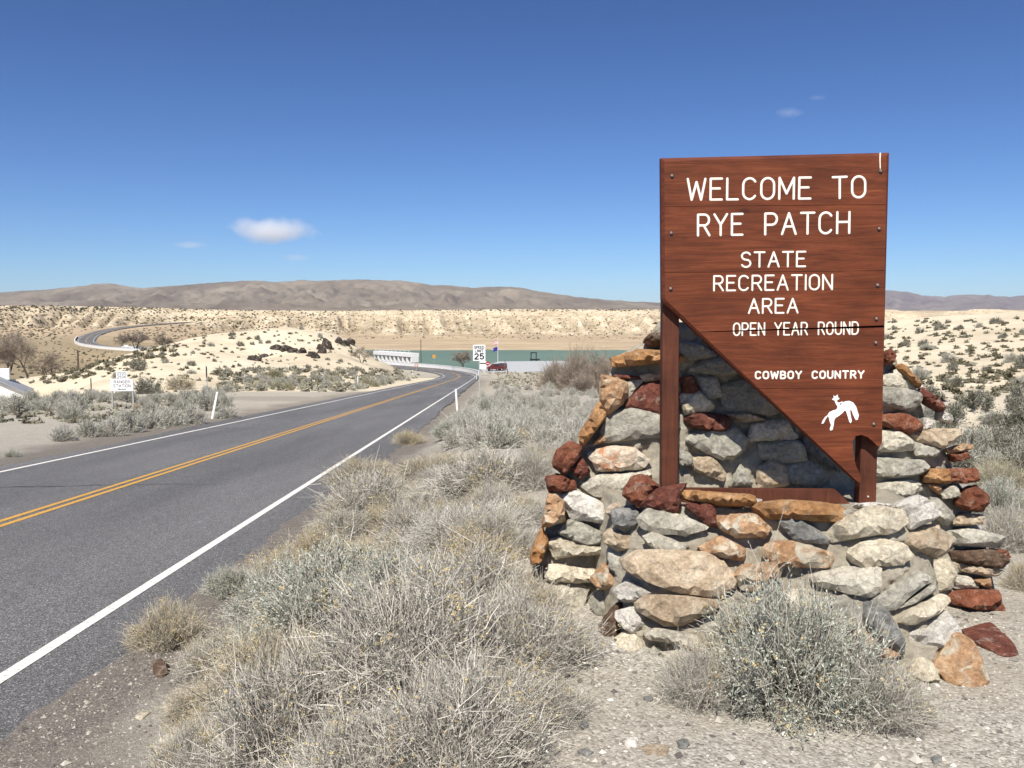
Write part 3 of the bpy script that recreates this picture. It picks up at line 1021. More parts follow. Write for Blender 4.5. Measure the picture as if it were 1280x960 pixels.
    (5, 'rust', .14, 'B', [(798, 102), (830, 48), (880, 22), (932, 70), (912, 132), (830, 122)]),
    (5, 'tan', .07, 'B', [(788, 192), (820, 148), (912, 148), (922, 187)]),
    (6, 'rust', .10, 'B', [(100, 55), (150, 28), (173, 70), (152, 112), (100, 115)]),
    (6, 'slab', .12, 'B', [(172, 128), (215, 118), (318, 230), (300, 252), (258, 222)]),
    (6, 'pale', .05, 'B', [(90, 195), (190, 150), (290, 258), (312, 292), (100, 238)]),
    (6, 'grey', .08, 'B', [(70, 245), (260, 263), (322, 290), (312, 332), (270, 382), (80, 337)]),
    (6, 'maroon', .13, 'B', [(308, 272), (340, 253), (443, 350), (432, 388), (350, 342)]),
    (6, 'rust', .09, 'B', [(60, 412), (230, 398), (300, 438), (322, 470), (250, 513), (100, 460)]),
    (6, 'tan', .10, 'B', [(252, 517), (370, 488), (520, 488), (533, 520), (470, 562), (440, 592), (270, 547)]),
    (6, 'white', .06, 'B', [(338, 420), (402, 448), (318, 512)]),
    (6, 'white', .09, 'B', [(425, 380), (492, 408), (497, 452), (420, 432)]),
    (6, 'pale', .08, 'B', [(90, 502), (180, 493), (282, 560), (270, 603), (90, 612)]),
    (6, 'grey', .06, 'B', [(285, 562), (440, 600), (400, 640), (290, 640)]),
    (6, 'grey', .10, 'B', [(60, 652), (320, 668), (358, 710), (300, 743), (180, 758), (60, 748)]),
    (6, 'slab', .10, 'B', [(333, 742), (370, 713), (472, 718), (482, 792), (340, 788)]),
    (6, 'rust', .10, 'B', [(476, 716), (632, 713), (633, 782), (560, 793), (482, 782)]),
    (6, 'orange', .09, 'B', [(478, 602), (570, 568), (613, 580), (602, 602), (490, 622)]),
    (6, 'rust', .07, 'B', [(490, 632), (582, 608), (592, 652), (510, 673)]),
    (6, 'pale', .07, 'B', [(60, 802), (250, 778), (312, 800), (262, 862), (60, 872)]),
    (6, 'orange', .05, 'B', [(358, 800), (432, 800), (432, 862)]),
    (6, 'pale', .06, 'B', [(438, 832), (522, 808), (543, 870), (450, 882)]),
]


def chaikin(p, k=1, w=0.2):
    for _ in range(k):
        q = []
        n = len(p)
        for i in range(n):
            a, b = p[i], p[(i + 1) % n]
            q += [a * (1 - w) + b * w, a * w + b * (1 - w)]
        p = q
    return p


def make_stone(poly3, nrm, prot, seed, sink=0.07):
    """a chiselled stone whose outline is poly3 (points on the wall), proud by prot along nrm; returns verts (world), faces, centre"""
    rs = np.random.default_rng(seed)
    c = sum(poly3, Vector()) / len(poly3)
    zx = Vector((0, 0, 1)).cross(nrm).normalized()
    zy = nrm.cross(zx)
    pl = [np.array([(p - c).dot(zx), (p - c).dot(zy)]) * 1.13 for p in poly3]
    if sum(pl[i][0] * pl[(i + 1) % len(pl)][1] - pl[(i + 1) % len(pl)][0] * pl[i][1] for i in range(len(pl))) < 0:
        pl = pl[::-1]
    pl = chaikin(pl, 1, 0.08)
    per = resample(pl + [pl[0]], 31)[:-1]
    n = len(per)
    size = np.abs(per).mean()
    jag = fbm(per[:, 0] / size * 2.2 + seed, per[:, 1] / size * 2.2, seed, 3)
    per = per * (1 + 0.13 * jag[:, None])
    inner = []
    lo, hi = per.min(0), per.max(0)
    from mathutils.geometry import delaunay_2d_cdt
    a, b = per, np.roll(per, -1, 0)

    def edge_dist(p):
        ab = b - a
        t = np.clip(((p - a) * ab).sum(1) / ((ab ** 2).sum(1) + 1e-12), 0, 1)
        return np.linalg.norm(a + ab * t[:, None] - p, axis=1).min()

    def inside(p):
        x, y = p
        cr = (a[:, 1] > y) != (b[:, 1] > y)
        xi = (b[:, 0] - a[:, 0]) * (y - a[:, 1]) / (b[:, 1] - a[:, 1] + 1e-12) + a[:, 0]
        return (np.count_nonzero(cr & (x < xi)) % 2) == 1

    minr = math.sqrt(max(1e-5, (hi - lo).prod())) * 0.095
    for _ in range(420):
        p = rs.uniform(lo, hi)
        if inside(p) and edge_dist(p) > minr * 0.5 and all((p[0] - q[0]) ** 2 + (p[1] - q[1]) ** 2 > minr ** 2 for q in inner):
            inner.append(p)
    allp = np.concatenate([per, np.array(inner).reshape(-1, 2)])
    vo, _, tri, *_r = delaunay_2d_cdt([Vector(p) for p in allp], [(i, (i + 1) % n) for i in range(n)], [], 1, 1e-6)
    vo = np.array([tuple(v) for v in vo])
    ed = np.array([edge_dist(p) for p in vo])
    on_edge = ed < 1e-5
    # facets: the lowest of a few tilted planes, softened near the rim
    half = 0.5 * (hi - lo)
    h = np.full(len(vo), prot * 1.08)
    for k in range(4):
        th = rs.uniform(0, 2 * math.pi) if k > 1 else (-math.pi / 2 if k == 0 else math.pi / 2) + rs.normal(0, 0.4)
        d = np.array([math.cos(th), math.sin(th)])
        slope = rs.uniform(0.15, 0.8) * prot / (0.5 * size + 1e-6)
        off = rs.uniform(0.25, 0.85) * abs(d[0] * half[0]) + rs.uniform(0.25, 0.85) * abs(d[1] * half[1])
        h = np.minimum(h, prot * 1.05 - slope * (vo @ d - off * 0.8))
    h = np.maximum(h, prot * 0.4)
    h = h + prot * (0.30 * fbm(vo[:, 0] / size * 2.0 + seed, vo[:, 1] / size * 2.0, seed + 5, 3) + 0.055 * rs.normal(size=len(vo)))
    edge_w = min(0.5 * prot, 0.3 * size)
    h = h * np.clip((ed / (edge_w * 0.55 + 1e-6)), 0.0, 1.0) ** 0.5 * 0.38 + h * 0.62
    h[on_edge] = h[on_edge] * 0.9
    V = [c + zx * float(p[0]) + zy * float(p[1]) + nrm * float(q) for p, q in zip(vo, h)]
    F = [tuple(t) for t in tri]
    # side wall down into the mortar
    rim = {}
    for t in tri:
        for i in range(len(t)):
            e = (t[i], t[(i + 1) % len(t)])
            if (e[1], e[0]) in rim:
                del rim[(e[1], e[0])]
            else:
                rim[e] = 1
    low, mid = {}, {}
    for (i, j) in rim:
        for k in (i, j):
            if k not in low:
                w = 1 + 0.05 * float(rs.normal())
                mid[k] = len(V)
                V.append(c + zx * float(vo[k][0] * (0.99 * w)) + zy * float(vo[k][1] * (0.99 * w)) + nrm * float(h[k] * 0.35))
                low[k] = len(V)
                V.append(c + zx * float(vo[k][0] * 0.9) + zy * float(vo[k][1] * 0.9) - nrm * sink)
    for (i, j) in rim:
        F.append((i, mid[i], mid[j], j))
        F.append((mid[i], low[i], low[j], mid[j]))
    return V, F, c


MONO_O = Vector((1.35, 4.4, 0))
for si, (zid, kind, prot, surf, pts) in enumerate(STONES):
    ox, oy, s_ = ZO[zid]
    pp = [(ox + x / s_, oy + y / s_) for x, y in pts]
    cx, cy = sum(p[0] for p in pp) / len(pp), sum(p[1] for p in pp) / len(pp)
    c0, nrm = on_surface(surf, cx, cy)
    nrm = (nrm * 0.62 - ray(cx, cy).normalized() * 0.38).normalized()
    # outline on the tangent plane of the wall at the stone's centre
    poly3 = []
    for (x, y) in pp:
        d = ray(x, y)
        t = (c0 - Vector((0, 0, EYE))).dot(nrm) / d.dot(nrm)
        poly3.append(Vector((0, 0, EYE)) + d * t)
    V, F, c = make_stone(poly3, nrm, prot * 0.78, 100 + si)
    me = bpy.data.meshes.new('stone')
    me.from_pydata([tuple(v - c) for v in V], [], F)
    me.materials.append(STONE[kind])
    o = link('stone', me, monument, c - MONO_O)

# a loose slab and loose stones on the ground
def boulder_mesh(name, seed, sx, sy, sz, mat, sub=2, amp=0.35, fl=0.0):
    bm = bmesh.new()
    bmesh.ops.create_icosphere(bm, subdivisions=sub, radius=1.0)
    for v in bm.verts:
        p = v.co
        n = float(fbm(np.array([p.x * 1.3 + seed * 3.1 + p.z]), np.array([p.y * 1.3 - p.z * 1.7]), seed, 3)[0])
        p *= 1 + amp * 2 * n
        p.x *= sx
        p.y *= sy
        p.z *= sz
    me = bpy.data.meshes.new(name)
    bm.to_mesh(me)
    bm.free()
    me.materials.append(mat)
    return me


def ground_poly_stone(px_pts, prot, kind, seed, name, label, cat='stone'):
    pts = [ground(x, y) for x, y in px_pts]
    c = sum(pts, Vector()) / len(pts)
    V, F, c = make_stone([Vector((p.x, p.y, c.z)) for p in pts], Vector((0, 0.001, 1)).normalized(), prot, seed, sink=0.03)
    me = bpy.data.meshes.new(name)
    me.from_pydata([tuple(v - c) for v in V], [], F)
    me.materials.append(STONE[kind])
    return tag(link(name, me, None, c), label, cat)


z5 = lambda x, y: (960 + x / 3.428, 600 + y / 3.428)
ground_poly_stone([z5(832, 652), z5(960, 620), z5(1062, 742), z5(1020, 758), z5(930, 722), z5(868, 700)], 0.035, 'maroon', 301, 'flat_stone',
                  'flat maroon stone lying on the gravel at the right foot of the monument')
for k, (pts, pr, kd, lb) in enumerate([
        ([(192, 835), (200, 828), (208, 832), (209, 843), (199, 847), (193, 843)], .06, 'brown', 'dark brown stone below the straw bush beside the pavement'),
        ([(205, 883), (216, 879), (218, 885), (207, 888)], .02, 'cream', 'small cream stone on the dark gravel below the brown stone'),
        ([(169, 896), (180, 889), (188, 891), (176, 900)], .02, 'cream', 'slender pale stone on the dark gravel at the lower left'),
        ([(199, 926), (212, 918), (222, 924), (206, 930)], .02, 'cream', 'flat pale stone near the bottom left edge of the dry brush'),
        ([(803, 936), (815, 931), (834, 934), (832, 944), (810, 945)], .012, 'tan', 'flat pinkish-tan stone in the gravel below the monument'),
        ([(781, 929), (788, 924), (797, 927), (795, 934), (784, 935)], .03, 'white', 'small white stone left of the flat tan stone in the gravel'),
        ([(847, 930), (855, 927), (861, 931), (858, 936), (849, 936)], .03, 'dark', 'small dark grey stone right of the flat tan stone in the gravel'),
        ([(722, 941), (732, 938), (742, 941), (734, 946)], .02, 'dark', 'flat grey stone at the edge of the dry brush by the gravel'),
        ([(804, 873), (814, 871), (816, 876), (808, 878)], .025, 'dark', 'small dark stone in the gravel between the two front bushes'),
        ([(723, 906), (731, 903), (736, 908), (728, 913)], .025, 'dark', 'rounded grey stone in the gravel beside the dry brush'),
        ([(1164, 949), (1173, 945), (1180, 951), (1168, 955)], .02, 'dark', 'small grey stone in the gravel at the lower right')]):
    ground_poly_stone(pts, pr if k == 0 else pr * 0.55, kd, 320 + k, 'loose_stone', lb)


# gravel: countless pebbles in front
def scatter_pebbles():
    n = 28000
    r = np.sqrt(RNG.uniform(2.2 ** 2, 8.5 ** 2, n))
    a = RNG.uniform(-0.62, 0.62, n)
    x, y = r * np.sin(a), r * np.cos(a)
    z, d, f = H(x, y, True)
    ok = (d > 4.25) & (RNG.random(n) < np.where(d < 5.6, 0.9, 0.75))
    x, y, z, d = x[ok], y[ok], z[ok], d[ok]
    n = len(x)
    s = np.exp(RNG.normal(math.log(0.0064), 0.55, n)).clip(0.003, 0.03)
    base = np.array([(1, 0, 0), (0.2, 0.9, 0), (-0.9, 0.3, 0), (-0.3, -0.9, 0), (0.1, 0.1, 0.75), (0, 0, -0.5)])
    tri = np.array([(0, 1, 4), (1, 2, 4), (2, 3, 4), (3, 0, 4), (1, 0, 5), (2, 1, 5), (3, 2, 5), (0, 3, 5)])
    V = base[None] * (1 + RNG.uniform(-0.35, 0.35, (n, 6, 1))) * s[:, None, None]
    th = RNG.uniform(0, 6.28, n)
    c, si = np.cos(th)[:, None], np.sin(th)[:, None]
    vx, vy = V[:, :, 0] * c - V[:, :, 1] * si, V[:, :, 0] * si + V[:, :, 1] * c
    V = np.stack([vx + x[:, None], vy + y[:, None], V[:, :, 2] + z[:, None] + 0.12 * s[:, None]], -1).reshape(-1, 3)
    T = (tri[None] + (np.arange(n) * 6)[:, None, None]).reshape(-1, 3)
    tint = np.repeat(np.clip(RNG.random(n) * np.where(d < 5.8, 0.8, 1), 0, 1), 6)
    m = MatB('pebbles', 0.9, 0.15)
    m.color(m.ramp(m.attr('tint'), [(0.0, (0.10, 0.09, 0.085)), (0.3, (0.26, 0.23, 0.195)), (0.6, (0.38, 0.345, 0.285)), (0.9, (0.52, 0.485, 0.42)), (1.0, (0.64, 0.61, 0.54))]))
    tag(link('gravel', np_mesh('gravel', V, None, T, [m.m], tint=tint)), 'loose grey and tan gravel strewn over the ground in front', 'gravel', kind='stuff')


scatter_pebbles()

# ------------------------------------------------------------------ the welcome sign
SIGN_M = Matrix.Translation((1.384, 4.50, 0.62)) @ Matrix.Rotation(math.radians(-2.4), 4, 'Z') @ Matrix.Rotation(math.radians(-0.4), 4, 'Y')
SIGN_MI = SIGN_M.inverted()


def S(px, py, y=0.0):
    o, d = SIGN_MI @ Vector((0, 0, EYE)), SIGN_MI.to_3x3() @ ray(px, py)
    s = (y - o.y) / d.y
    q = o + d * s
    return (q.x, q.z)


def wood(name, c0, c1, c2, axis='x'):
    m = MatB(name, 0.72, 0.22)
    oi = m.n('ShaderNodeObjectInfo')
    cx = m.n('ShaderNodeCombineXYZ')
    m.l(m.math('MULTIPLY', oi.outputs['Random'], 53.0), cx.inputs[0])
    va = m.n('ShaderNodeVectorMath', operation='ADD')
    sc = (1.2, 14, 16) if axis == 'x' else (16, 14, 1.2)
    m.l(m.vec(sc), va.inputs[0])
    m.l(cx.outputs[0], va.inputs[1])
    g = m.noise(2.2, 8, 0.68, va.outputs[0], 1.2)
    c = m.ramp(g, [(0.25, c0), (0.5, c1), (0.78, c2)])
    v2 = m.vec((5, 60, 260) if axis == 'x' else (260, 60, 5))
    f = m.noise(1.0, 5, 0.7, v2)
    c = m.mix(0.42, c, m.ramp(f, [(0.3, (0.62,) * 3), (0.7, (1.22,) * 3)]), 'MULTIPLY')
    blot = m.noise(3.2, 5, 0.6, m.vec((1, 1, 2.4)))
    c = m.mix(0.75, c, m.ramp(blot, [(0.3, (0.6, 0.58, 0.58)), (0.7, (1.32, 1.28, 1.2))]), 'MULTIPLY')
    # knots
    kv = m.voro(2.1, m.vec((1.0, 1.0, 2.2)), 'Distance')
    c = m.mix(m.ramp(kv, [(0.0, (0.75,) * 3), (0.05, (0.55,) * 3), (0.09, (0, 0, 0))]), c, tuple(x * 0.35 for x in c0))
    # light scratches
    sv = m.noise(1.0, 3, 0.5, m.vec((140, 60, 4), rot=(0, 0.5, 0)))
    c = m.mix(m.ramp(sv, [(0.74, (0, 0, 0)), (0.78, (0.35,) * 3)]), c, (0.36, 0.22, 0.15))
    m.color(c)
    m.bump(m.math('ADD', f, g), 0.45, 0.004)
    return m.m


M_BOARD = wood('stained_redwood', (0.070, 0.020, 0.009), (0.138, 0.036, 0.0145), (0.225, 0.066, 0.026))
M_POST = wood('stained_post', (0.058, 0.021, 0.012), (0.100, 0.033, 0.018), (0.145, 0.052, 0.030), 'z')
M_LETTER = plain('routed_letter_paint', (0.80, 0.76, 0.66), 0.7, 0.2, 0.06, 40)
M_EMBLEM = plain('emblem_paint', (0.84, 0.84, 0.82), 0.6, 0.2, 0.03, 30)
M_BOLT = plain('bolt_steel', (0.06, 0.035, 0.028), 0.5, 0.4, 0.3, 40)
M_SCREW = plain('screw_galvanised', (0.5, 0.48, 0.45), 0.4, 0.5)

sign = empty('welcome_sign', (0, 0, 0))
sign.matrix_world = SIGN_M
tag(sign, 'reddish-brown wooden welcome sign shaped with a diagonal lower edge, on two brown posts', 'sign')

OUT = [S(*p) for p in [(826, 197), (1113, 190), (1103.5, 553), (1101.5, 558), (1097, 559), (1091, 553), (1084, 547), (1077, 544.5), (1070, 546), (1067, 552), (1067.5, 566), (1071, 582), (1078, 596), (1077, 603), (1073, 604), (1067, 599), (830, 379), (827, 374)]]


def inset(poly, d, small=()):
    n = len(poly)
    out = []
    area = sum(poly[i][0] * poly[(i + 1) % n][1] - poly[(i + 1) % n][0] * poly[i][1] for i in range(n))
    sg = 1 if area > 0 else -1
    for i in range(n):
        p0, p1, p2 = (np.array(poly[(i + k) % n]) for k in (-1, 0, 1))
        e1, e2 = p1 - p0, p2 - p1
        e1 /= np.linalg.norm(e1)
        e2 /= np.linalg.norm(e2)
        n1, n2 = np.array([-e1[1], e1[0]]) * sg, np.array([-e2[1], e2[0]]) * sg
        b = n1 + n2
        b = b / max(0.5, b.dot(n1)) if np.linalg.norm(b) > 1e-6 else n1
        out.append(tuple(p1 + b * (min(d, 0.004) if i in small else d)))
    return out


def clip(poly, a, b, keep_left):
    """half-plane clip by the line a->b"""
    out = []
    f = lambda p: ((b[0] - a[0]) * (p[1] - a[1]) - (b[1] - a[1]) * (p[0] - a[0])) * (1 if keep_left else -1)
    n = len(poly)
    for i in range(n):
        p, q = poly[i], poly[(i + 1) % n]
        fp, fq = f(p), f(q)
        if fp >= 0:
            out.append(p)
        if (fp > 0 > fq) or (fp < 0 < fq):
            t = fp / (fp - fq)
            out.append((p[0] + (q[0] - p[0]) * t, p[1] + (q[1] - p[1]) * t))
    return out


RIM, TH = 0.018, 0.055
NOTCH = set(range(2, 16))
INN = inset(OUT, RIM, NOTCH)
cuts = [((800, 258.5), (1140, 255.5)), ((800, 341), (1140, 338)), None, ((800, 486), (1140, 485))]
joint = 0.0010
crk_u = (S(845, 415.6), S(1112, 406.3))
crk_l = (S(845, 416.4), S(1112, 409.2))
bounds = []
for c_ in cuts:
    if c_ is None:
        bounds.append((crk_u, crk_l))
    else:
        a, b = S(*c_[0]), S(*c_[1])
        bounds.append((((a[0], a[1] + joint), (b[0], b[1] + joint)), ((a[0], a[1] - joint), (b[0], b[1] - joint))))
for k in range(5):
    poly = INN
    if k > 0:
        a, b = bounds[k - 1][1]
        poly = clip(poly, a, b, False)
    if k < 4:
        a, b = bounds[k][0]
        poly = clip(poly, a, b, True)
    bm = bmesh.new()
    add_poly_prism(bm, poly, 0.0, TH)
    bm_obj('plank', bm, M_BOARD, sign)
# bevelled rim around the planks, cut where the split runs through the board
bm = bmesh.new()
n_ = len(OUT)
OUT2 = inset(OUT, 0.003, ())
va = [bm.verts.new((p[0], 0.0005, p[1])) for p in INN]
vb = [bm.verts.new((p[0], 0.012, p[1])) for p in OUT2]
vb2 = [bm.verts.new((p[0], 0.018, p[1])) for p in OUT]
vc = [bm.verts.new((p[0], TH + 0.001, p[1])) for p in OUT]
vd = [bm.verts.new((p[0], TH + 0.001, p[1])) for p in INN]
for i in range(n_):
    j = (i + 1) % n_
    for r1, r2 in ((va, vb), (vb, vb2), (vb2, vc), (vc, vd)):
        bm.faces.new((r1[i], r1[j], r2[j], r2[i]))
bm_obj('bevelled_rim', bm, wood('rim_wood', (0.060, 0.018, 0.010), (0.115, 0.030, 0.015), (0.165, 0.048, 0.025)), sign)

# stroke lettering
def arc(cx, cy, rx, ry, a0, a1, n=9):
    return [(cx + rx * math.cos(math.radians(a0 + (a1 - a0) * i / n)), cy + ry * math.sin(math.radians(a0 + (a1 - a0) * i / n))) for i in range(n + 1)]


GL = {
    'W': (0.86, [[(0, 1), (0.2, 0), (0.43, 0.85), (0.66, 0), (0.86, 1)]]),
    'E': (0.55, [[(0.55, 1), (0, 1), (0, 0), (0.55, 0)], [(0, 0.53), (0.45, 0.53)]]),
    'L': (0.52, [[(0, 1), (0, 0), (0.52, 0)]]),
    'C': (0.62, [arc(0.31, 0.68, 0.31, 0.32, 30, 180, 8) + arc(0.31, 0.32, 0.31, 0.32, 180, 330, 8)]),
    'O': (0.62, [arc(0.31, 0.68, 0.31, 0.32, 0, 180, 10) + arc(0.31, 0.32, 0.31, 0.32, 180, 360, 10) + [(0.62, 0.68)]]),
    'M': (0.70, [[(0, 0), (0, 1), (0.35, 0.25), (0.70, 1), (0.70, 0)]]),
    'T': (0.66, [[(0, 1), (0.66, 1)], [(0.33, 1), (0.33, 0)]]),
    'R': (0.60, [[(0, 0), (0, 1), (0.34, 1)] + arc(0.34, 0.74, 0.24, 0.26, 90, -90, 8) + [(0, 0.48)], [(0.30, 0.48), (0.60, 0)]]),
    'Y': (0.66, [[(0, 1), (0.33, 0.5), (0.66, 1)], [(0.33, 0.5), (0.33, 0)]]),
    'P': (0.58, [[(0, 0), (0, 1), (0.33, 1)] + arc(0.33, 0.73, 0.25, 0.27, 90, -90, 8) + [(0, 0.46)]]),
    'A': (0.68, [[(0, 0), (0.34, 1), (0.68, 0)], [(0.13, 0.36), (0.55, 0.36)]]),
    'H': (0.60, [[(0, 0), (0, 1)], [(0.60, 0), (0.60, 1)], [(0, 0.53), (0.60, 0.53)]]),
    'S': (0.58, [arc(0.29, 0.75, 0.28, 0.25, 25, 270, 10) + arc(0.29, 0.25, 0.29, 0.25, 90, -155, 10)]),
    'I': (0.0, [[(0, 0), (0, 1)]]),
    'N': (0.60, [[(0, 0), (0, 1), (0.60, 0), (0.60, 1)]]),
    'U': (0.60, [[(0, 1), (0, 0.3)] + arc(0.30, 0.30, 0.30, 0.30, 180, 360, 10) + [(0.60, 1)]]),
    'D': (0.60, [[(0, 0), (0, 1), (0.28, 1)] + arc(0.28, 0.66, 0.32, 0.34, 90, 0, 6) + arc(0.28, 0.34, 0.32, 0.34, 0, -90, 6) + [(0, 0)]]),
    'B': (0.58, [[(0, 0), (0, 1), (0.32, 1)] + arc(0.32, 0.76, 0.22, 0.24, 90, -90, 8) + [(0, 0.52)], [(0.32, 0.52)] + arc(0.32, 0.26, 0.26, 0.26, 90, -90, 8) + [(0, 0)]]),
    'G': (0.62, [arc(0.31, 0.68, 0.31, 0.32, 30, 180, 8) + arc(0.31, 0.32, 0.31, 0.32, 180, 360, 9) + [(0.62, 0.46), (0.36, 0.46)]]),
    'K': (0.58, [[(0, 0), (0, 1)], [(0.56, 1), (0, 0.42)], [(0.2, 0.6), (0.58, 0)]]),
    'F': (0.52, [[(0.52, 1), (0, 1), (0, 0)], [(0, 0.53), (0.42, 0.53)]]),
    '2': (0.56, [arc(0.28, 0.72, 0.27, 0.28, 160, -35, 9) + [(0.0, 0.0), (0.56, 0.0)]]),
    '5': (0.56, [[(0.50, 1), (0.07, 1), (0.03, 0.55)] + arc(0.27, 0.33, 0.28, 0.31, 120, -150, 10)]),
    '0': (0.56, [arc(0.28, 0.7, 0.28, 0.30, 0, 180, 8) + arc(0.28, 0.30, 0.28, 0.30, 180, 360, 8) + [(0.56, 0.7)]]),
    '6': (0.56, [arc(0.30, 0.70, 0.28, 0.30, 50, 180, 6) + [(0.02, 0.3)] + arc(0.28, 0.30, 0.26, 0.29, 180, 540, 14)]),
    '-': (0.5, [[(0, 0.5), (0.5, 0.5)]]),
}


def stroke_mesh(bm, paths, r, relief):
    """rounded strokes in the XZ plane standing proud towards -Y"""
    nseg = 6
    for pth in paths:
        for i, p in enumerate(pth):
            # domed end or joint
            ring0 = []
            rr = r * 0.985
            tip = bm.verts.new((p[0], -relief * 0.98, p[1]))
            prev = None
            for (sc, hh) in ((0.72, 0.80), (1.0, -0.3)):
                ring = [bm.verts.new((p[0] + rr * sc * math.cos(2 * math.pi * k / 10), -relief * hh * 0.98, p[1] + rr * sc * math.sin(2 * math.pi * k / 10))) for k in range(10)]
                for k in range(10):
                    if prev is None:
                        bm.faces.new((tip, ring[k], ring[(k + 1) % 10]))
                    else:
                        bm.faces.new((prev[k], ring[k], ring[(k + 1) % 10], prev[(k + 1) % 10]))
                prev = ring
            if i + 1 < len(pth):
                q = pth[i + 1]
                dx, dz = q[0] - p[0], q[1] - p[1]
                L = math.hypot(dx, dz)
                if L < 1e-6:
                    continue
                nx, nz = -dz / L, dx / L
                prof = [(-1.0, -0.3), (-0.72, 0.80), (0, 1.0), (0.72, 0.80), (1.0, -0.3)]
                A = [bm.verts.new((p[0] + nx * r * a, -relief * h, p[1] + nz * r * a)) for a, h in prof]
                B = [bm.verts.new((q[0] + nx * r * a, -relief * h, q[1] + nz * r * a)) for a, h in prof]
                for k in range(4):
                    bm.faces.new((A[k], A[k + 1], B[k + 1], B[k]))


def word_paths(word, gap):
    x, out = 0.0, []
    for ch in word:
        w, ps = GL[ch]
        out += [[(x + a, b) for a, b in p] for p in ps]
        x += w + gap
    return out, x - gap


def set_word(word, L, R, hgt, gap=0.24):
    """fit a word between two local points"""
    ps, w = word_paths(word, gap)
    ex = np.array([R[0] - L[0], R[1] - L[1]])
    e = ex / np.linalg.norm(ex)
    up = np.array([-e[1], e[0]])
    return [[tuple(np.array(L) + ex * (a / w) + up * (b * hgt)) for a, b in p] for p in ps]


LINES = [
    ([('WELCOME', 859.5, 250, 1013, 248.3), ('TO', 1041, 248, 1081.5, 246.6)], 25.5, 1.75),
    ([('RYE', 872.5, 294.5, 928, 293.5), ('PATCH', 956.5, 293.2, 1061.5, 291.3)], 25.5, 1.75),
    ([('STATE', 927, 334, 1006.5, 333)], 18, 1.45),
    ([('RECREATION', 892.5, 363.4, 1040, 361.8)], 18, 1.4),
    ([('AREA', 936, 391.6, 997, 391)], 17.5, 1.4),
    ([('OPEN', 917, 419.3, 955.5, 418.9), ('YEAR', 968.5, 418.8, 1009, 418.4), ('ROUND', 1023, 418.2, 1072.5, 417.7)], 15, 1.2),
    ([('COWBOY', 944.5, 473.3, 1001.5, 473), ('COUNTRY', 1015.5, 472.9, 1079.5, 472.5)], 8.6, 1.35),
]
SPX = 4.5 / FPX
for li, (words, hp, rp) in enumerate(LINES):
    for (wd, x0, y0, x1, y1) in words:
        bm = bmesh.new()
        L, R = S(x0, y0), S(x1, y1)
        stroke_mesh(bm, set_word(wd, L, R, hp * SPX, 0.26 if li < 6 else 0.34), rp * SPX * 0.9, 0.0016)
        if li == 5:
            bm2 = bm.copy()
            for b_, (a, c_), keep in ((bm, crk_u, True), (bm2, crk_l, False)):
                n = Vector((-(c_[1] - a[1]), 0, c_[0] - a[0])).normalized()
                bmesh.ops.bisect_plane(b_, geom=b_.verts[:] + b_.edges[:] + b_.faces[:], plane_co=(a[0], 0, a[1]), plane_no=n, clear_inner=keep, clear_outer=not keep)
            tmp = bpy.data.meshes.new('tmp')
            bm2.to_mesh(tmp)
            bm2.free()
            bm.from_mesh(tmp)
            bpy.data.meshes.remove(tmp)
        bm_obj('lettering', bm, M_LETTER, sign, smooth=False)

# bucking horse and rider emblem
HORSE = [(925, 420), (934, 413), (945, 407), (966, 404), (985, 412), (1000, 432), (1008, 458), (1014, 476), (1009, 497), (999, 501), (992, 489), (984, 471), (978, 453), (970, 448), (972, 470), (979, 505), (973, 516), (966, 509), (958, 481), (950, 456),
         (943, 452), (934, 463), (915, 479), (897, 489), (891, 501), (888, 525), (883, 548), (873, 553), (868, 546), (875, 525), (867, 505), (864, 488), (858, 480), (848, 496), (838, 516), (827, 519), (832, 505), (844, 486), (858, 475), (866, 461), (885, 452), (905, 446), (915, 436)]
RIDER = [(894, 404), (904, 403), (907, 411), (914, 413), (933, 407), (934, 411), (917, 419), (922, 431), (921, 447), (908, 455), (903, 444), (908, 434), (900, 422), (895, 412)]
HAT = [(879, 396), (888, 391), (887, 377), (893, 381), (898, 381), (908, 373), (910, 387), (918, 393), (911, 398), (906, 400), (904, 406), (894, 407), (892, 402), (884, 400)]
from mathutils.geometry import tessellate_polygon
for k_, PL in enumerate((HORSE, RIDER, HAT)):
    pl = [S(820 + x / 4.0, 400 + y / 4.0) for x, y in PL]
    bm = bmesh.new()
    y0 = -0.0012 - 0.0005 * k_
    fr = [bm.verts.new((p[0], y0, p[1])) for p in pl]
    bk = [bm.verts.new((p[0], 0.001, p[1])) for p in pl]
    for t_ in tessellate_polygon([[Vector((p[0], p[1], 0)) for p in pl]]):
        bm.faces.new([fr[i] for i in t_])
    for i in range(len(pl)):
        j = (i + 1) % len(pl)
        bm.faces.new((fr[i], fr[j], bk[j], bk[i]))
    bm_obj(('horse_emblem', 'rider_emblem', 'hat_emblem')[k_], bm, M_EMBLEM, sign)

for (px, py) in [(840, 220), (839, 291.5), (838.3, 361), (1100.5, 214), (1098.6, 286), (1096.8, 356.5), (1095.4, 398.5), (1094.6, 428.5), (1092, 530)]:
    bm = bmesh.new()
    u, v = S(px, py)
    # recessed washer hole and a domed bolt head
    for (r, y0, y1) in ((0.0165, -0.0010, 0.004), (0.0095, -0.007, 0.0)):
        add_cyl(bm, (u, y1, v), (u, y0, v), r, r * 0.82, 14)
    bm_obj('bolt', bm, M_BOLT, sign)
    bm = bmesh.new()
    add_cyl(bm, (u - 0.001, -0.0065, v + 0.001), (u - 0.001, -0.0095, v + 0.001), 0.0075, 0.004, 12)
    bm_obj('bolt_head', bm, plain('bolt_face', (0.30, 0.17, 0.12), 0.5) if 'bolt_face' not in bpy.data.materials else bpy.data.materials['bolt_face'], sign)
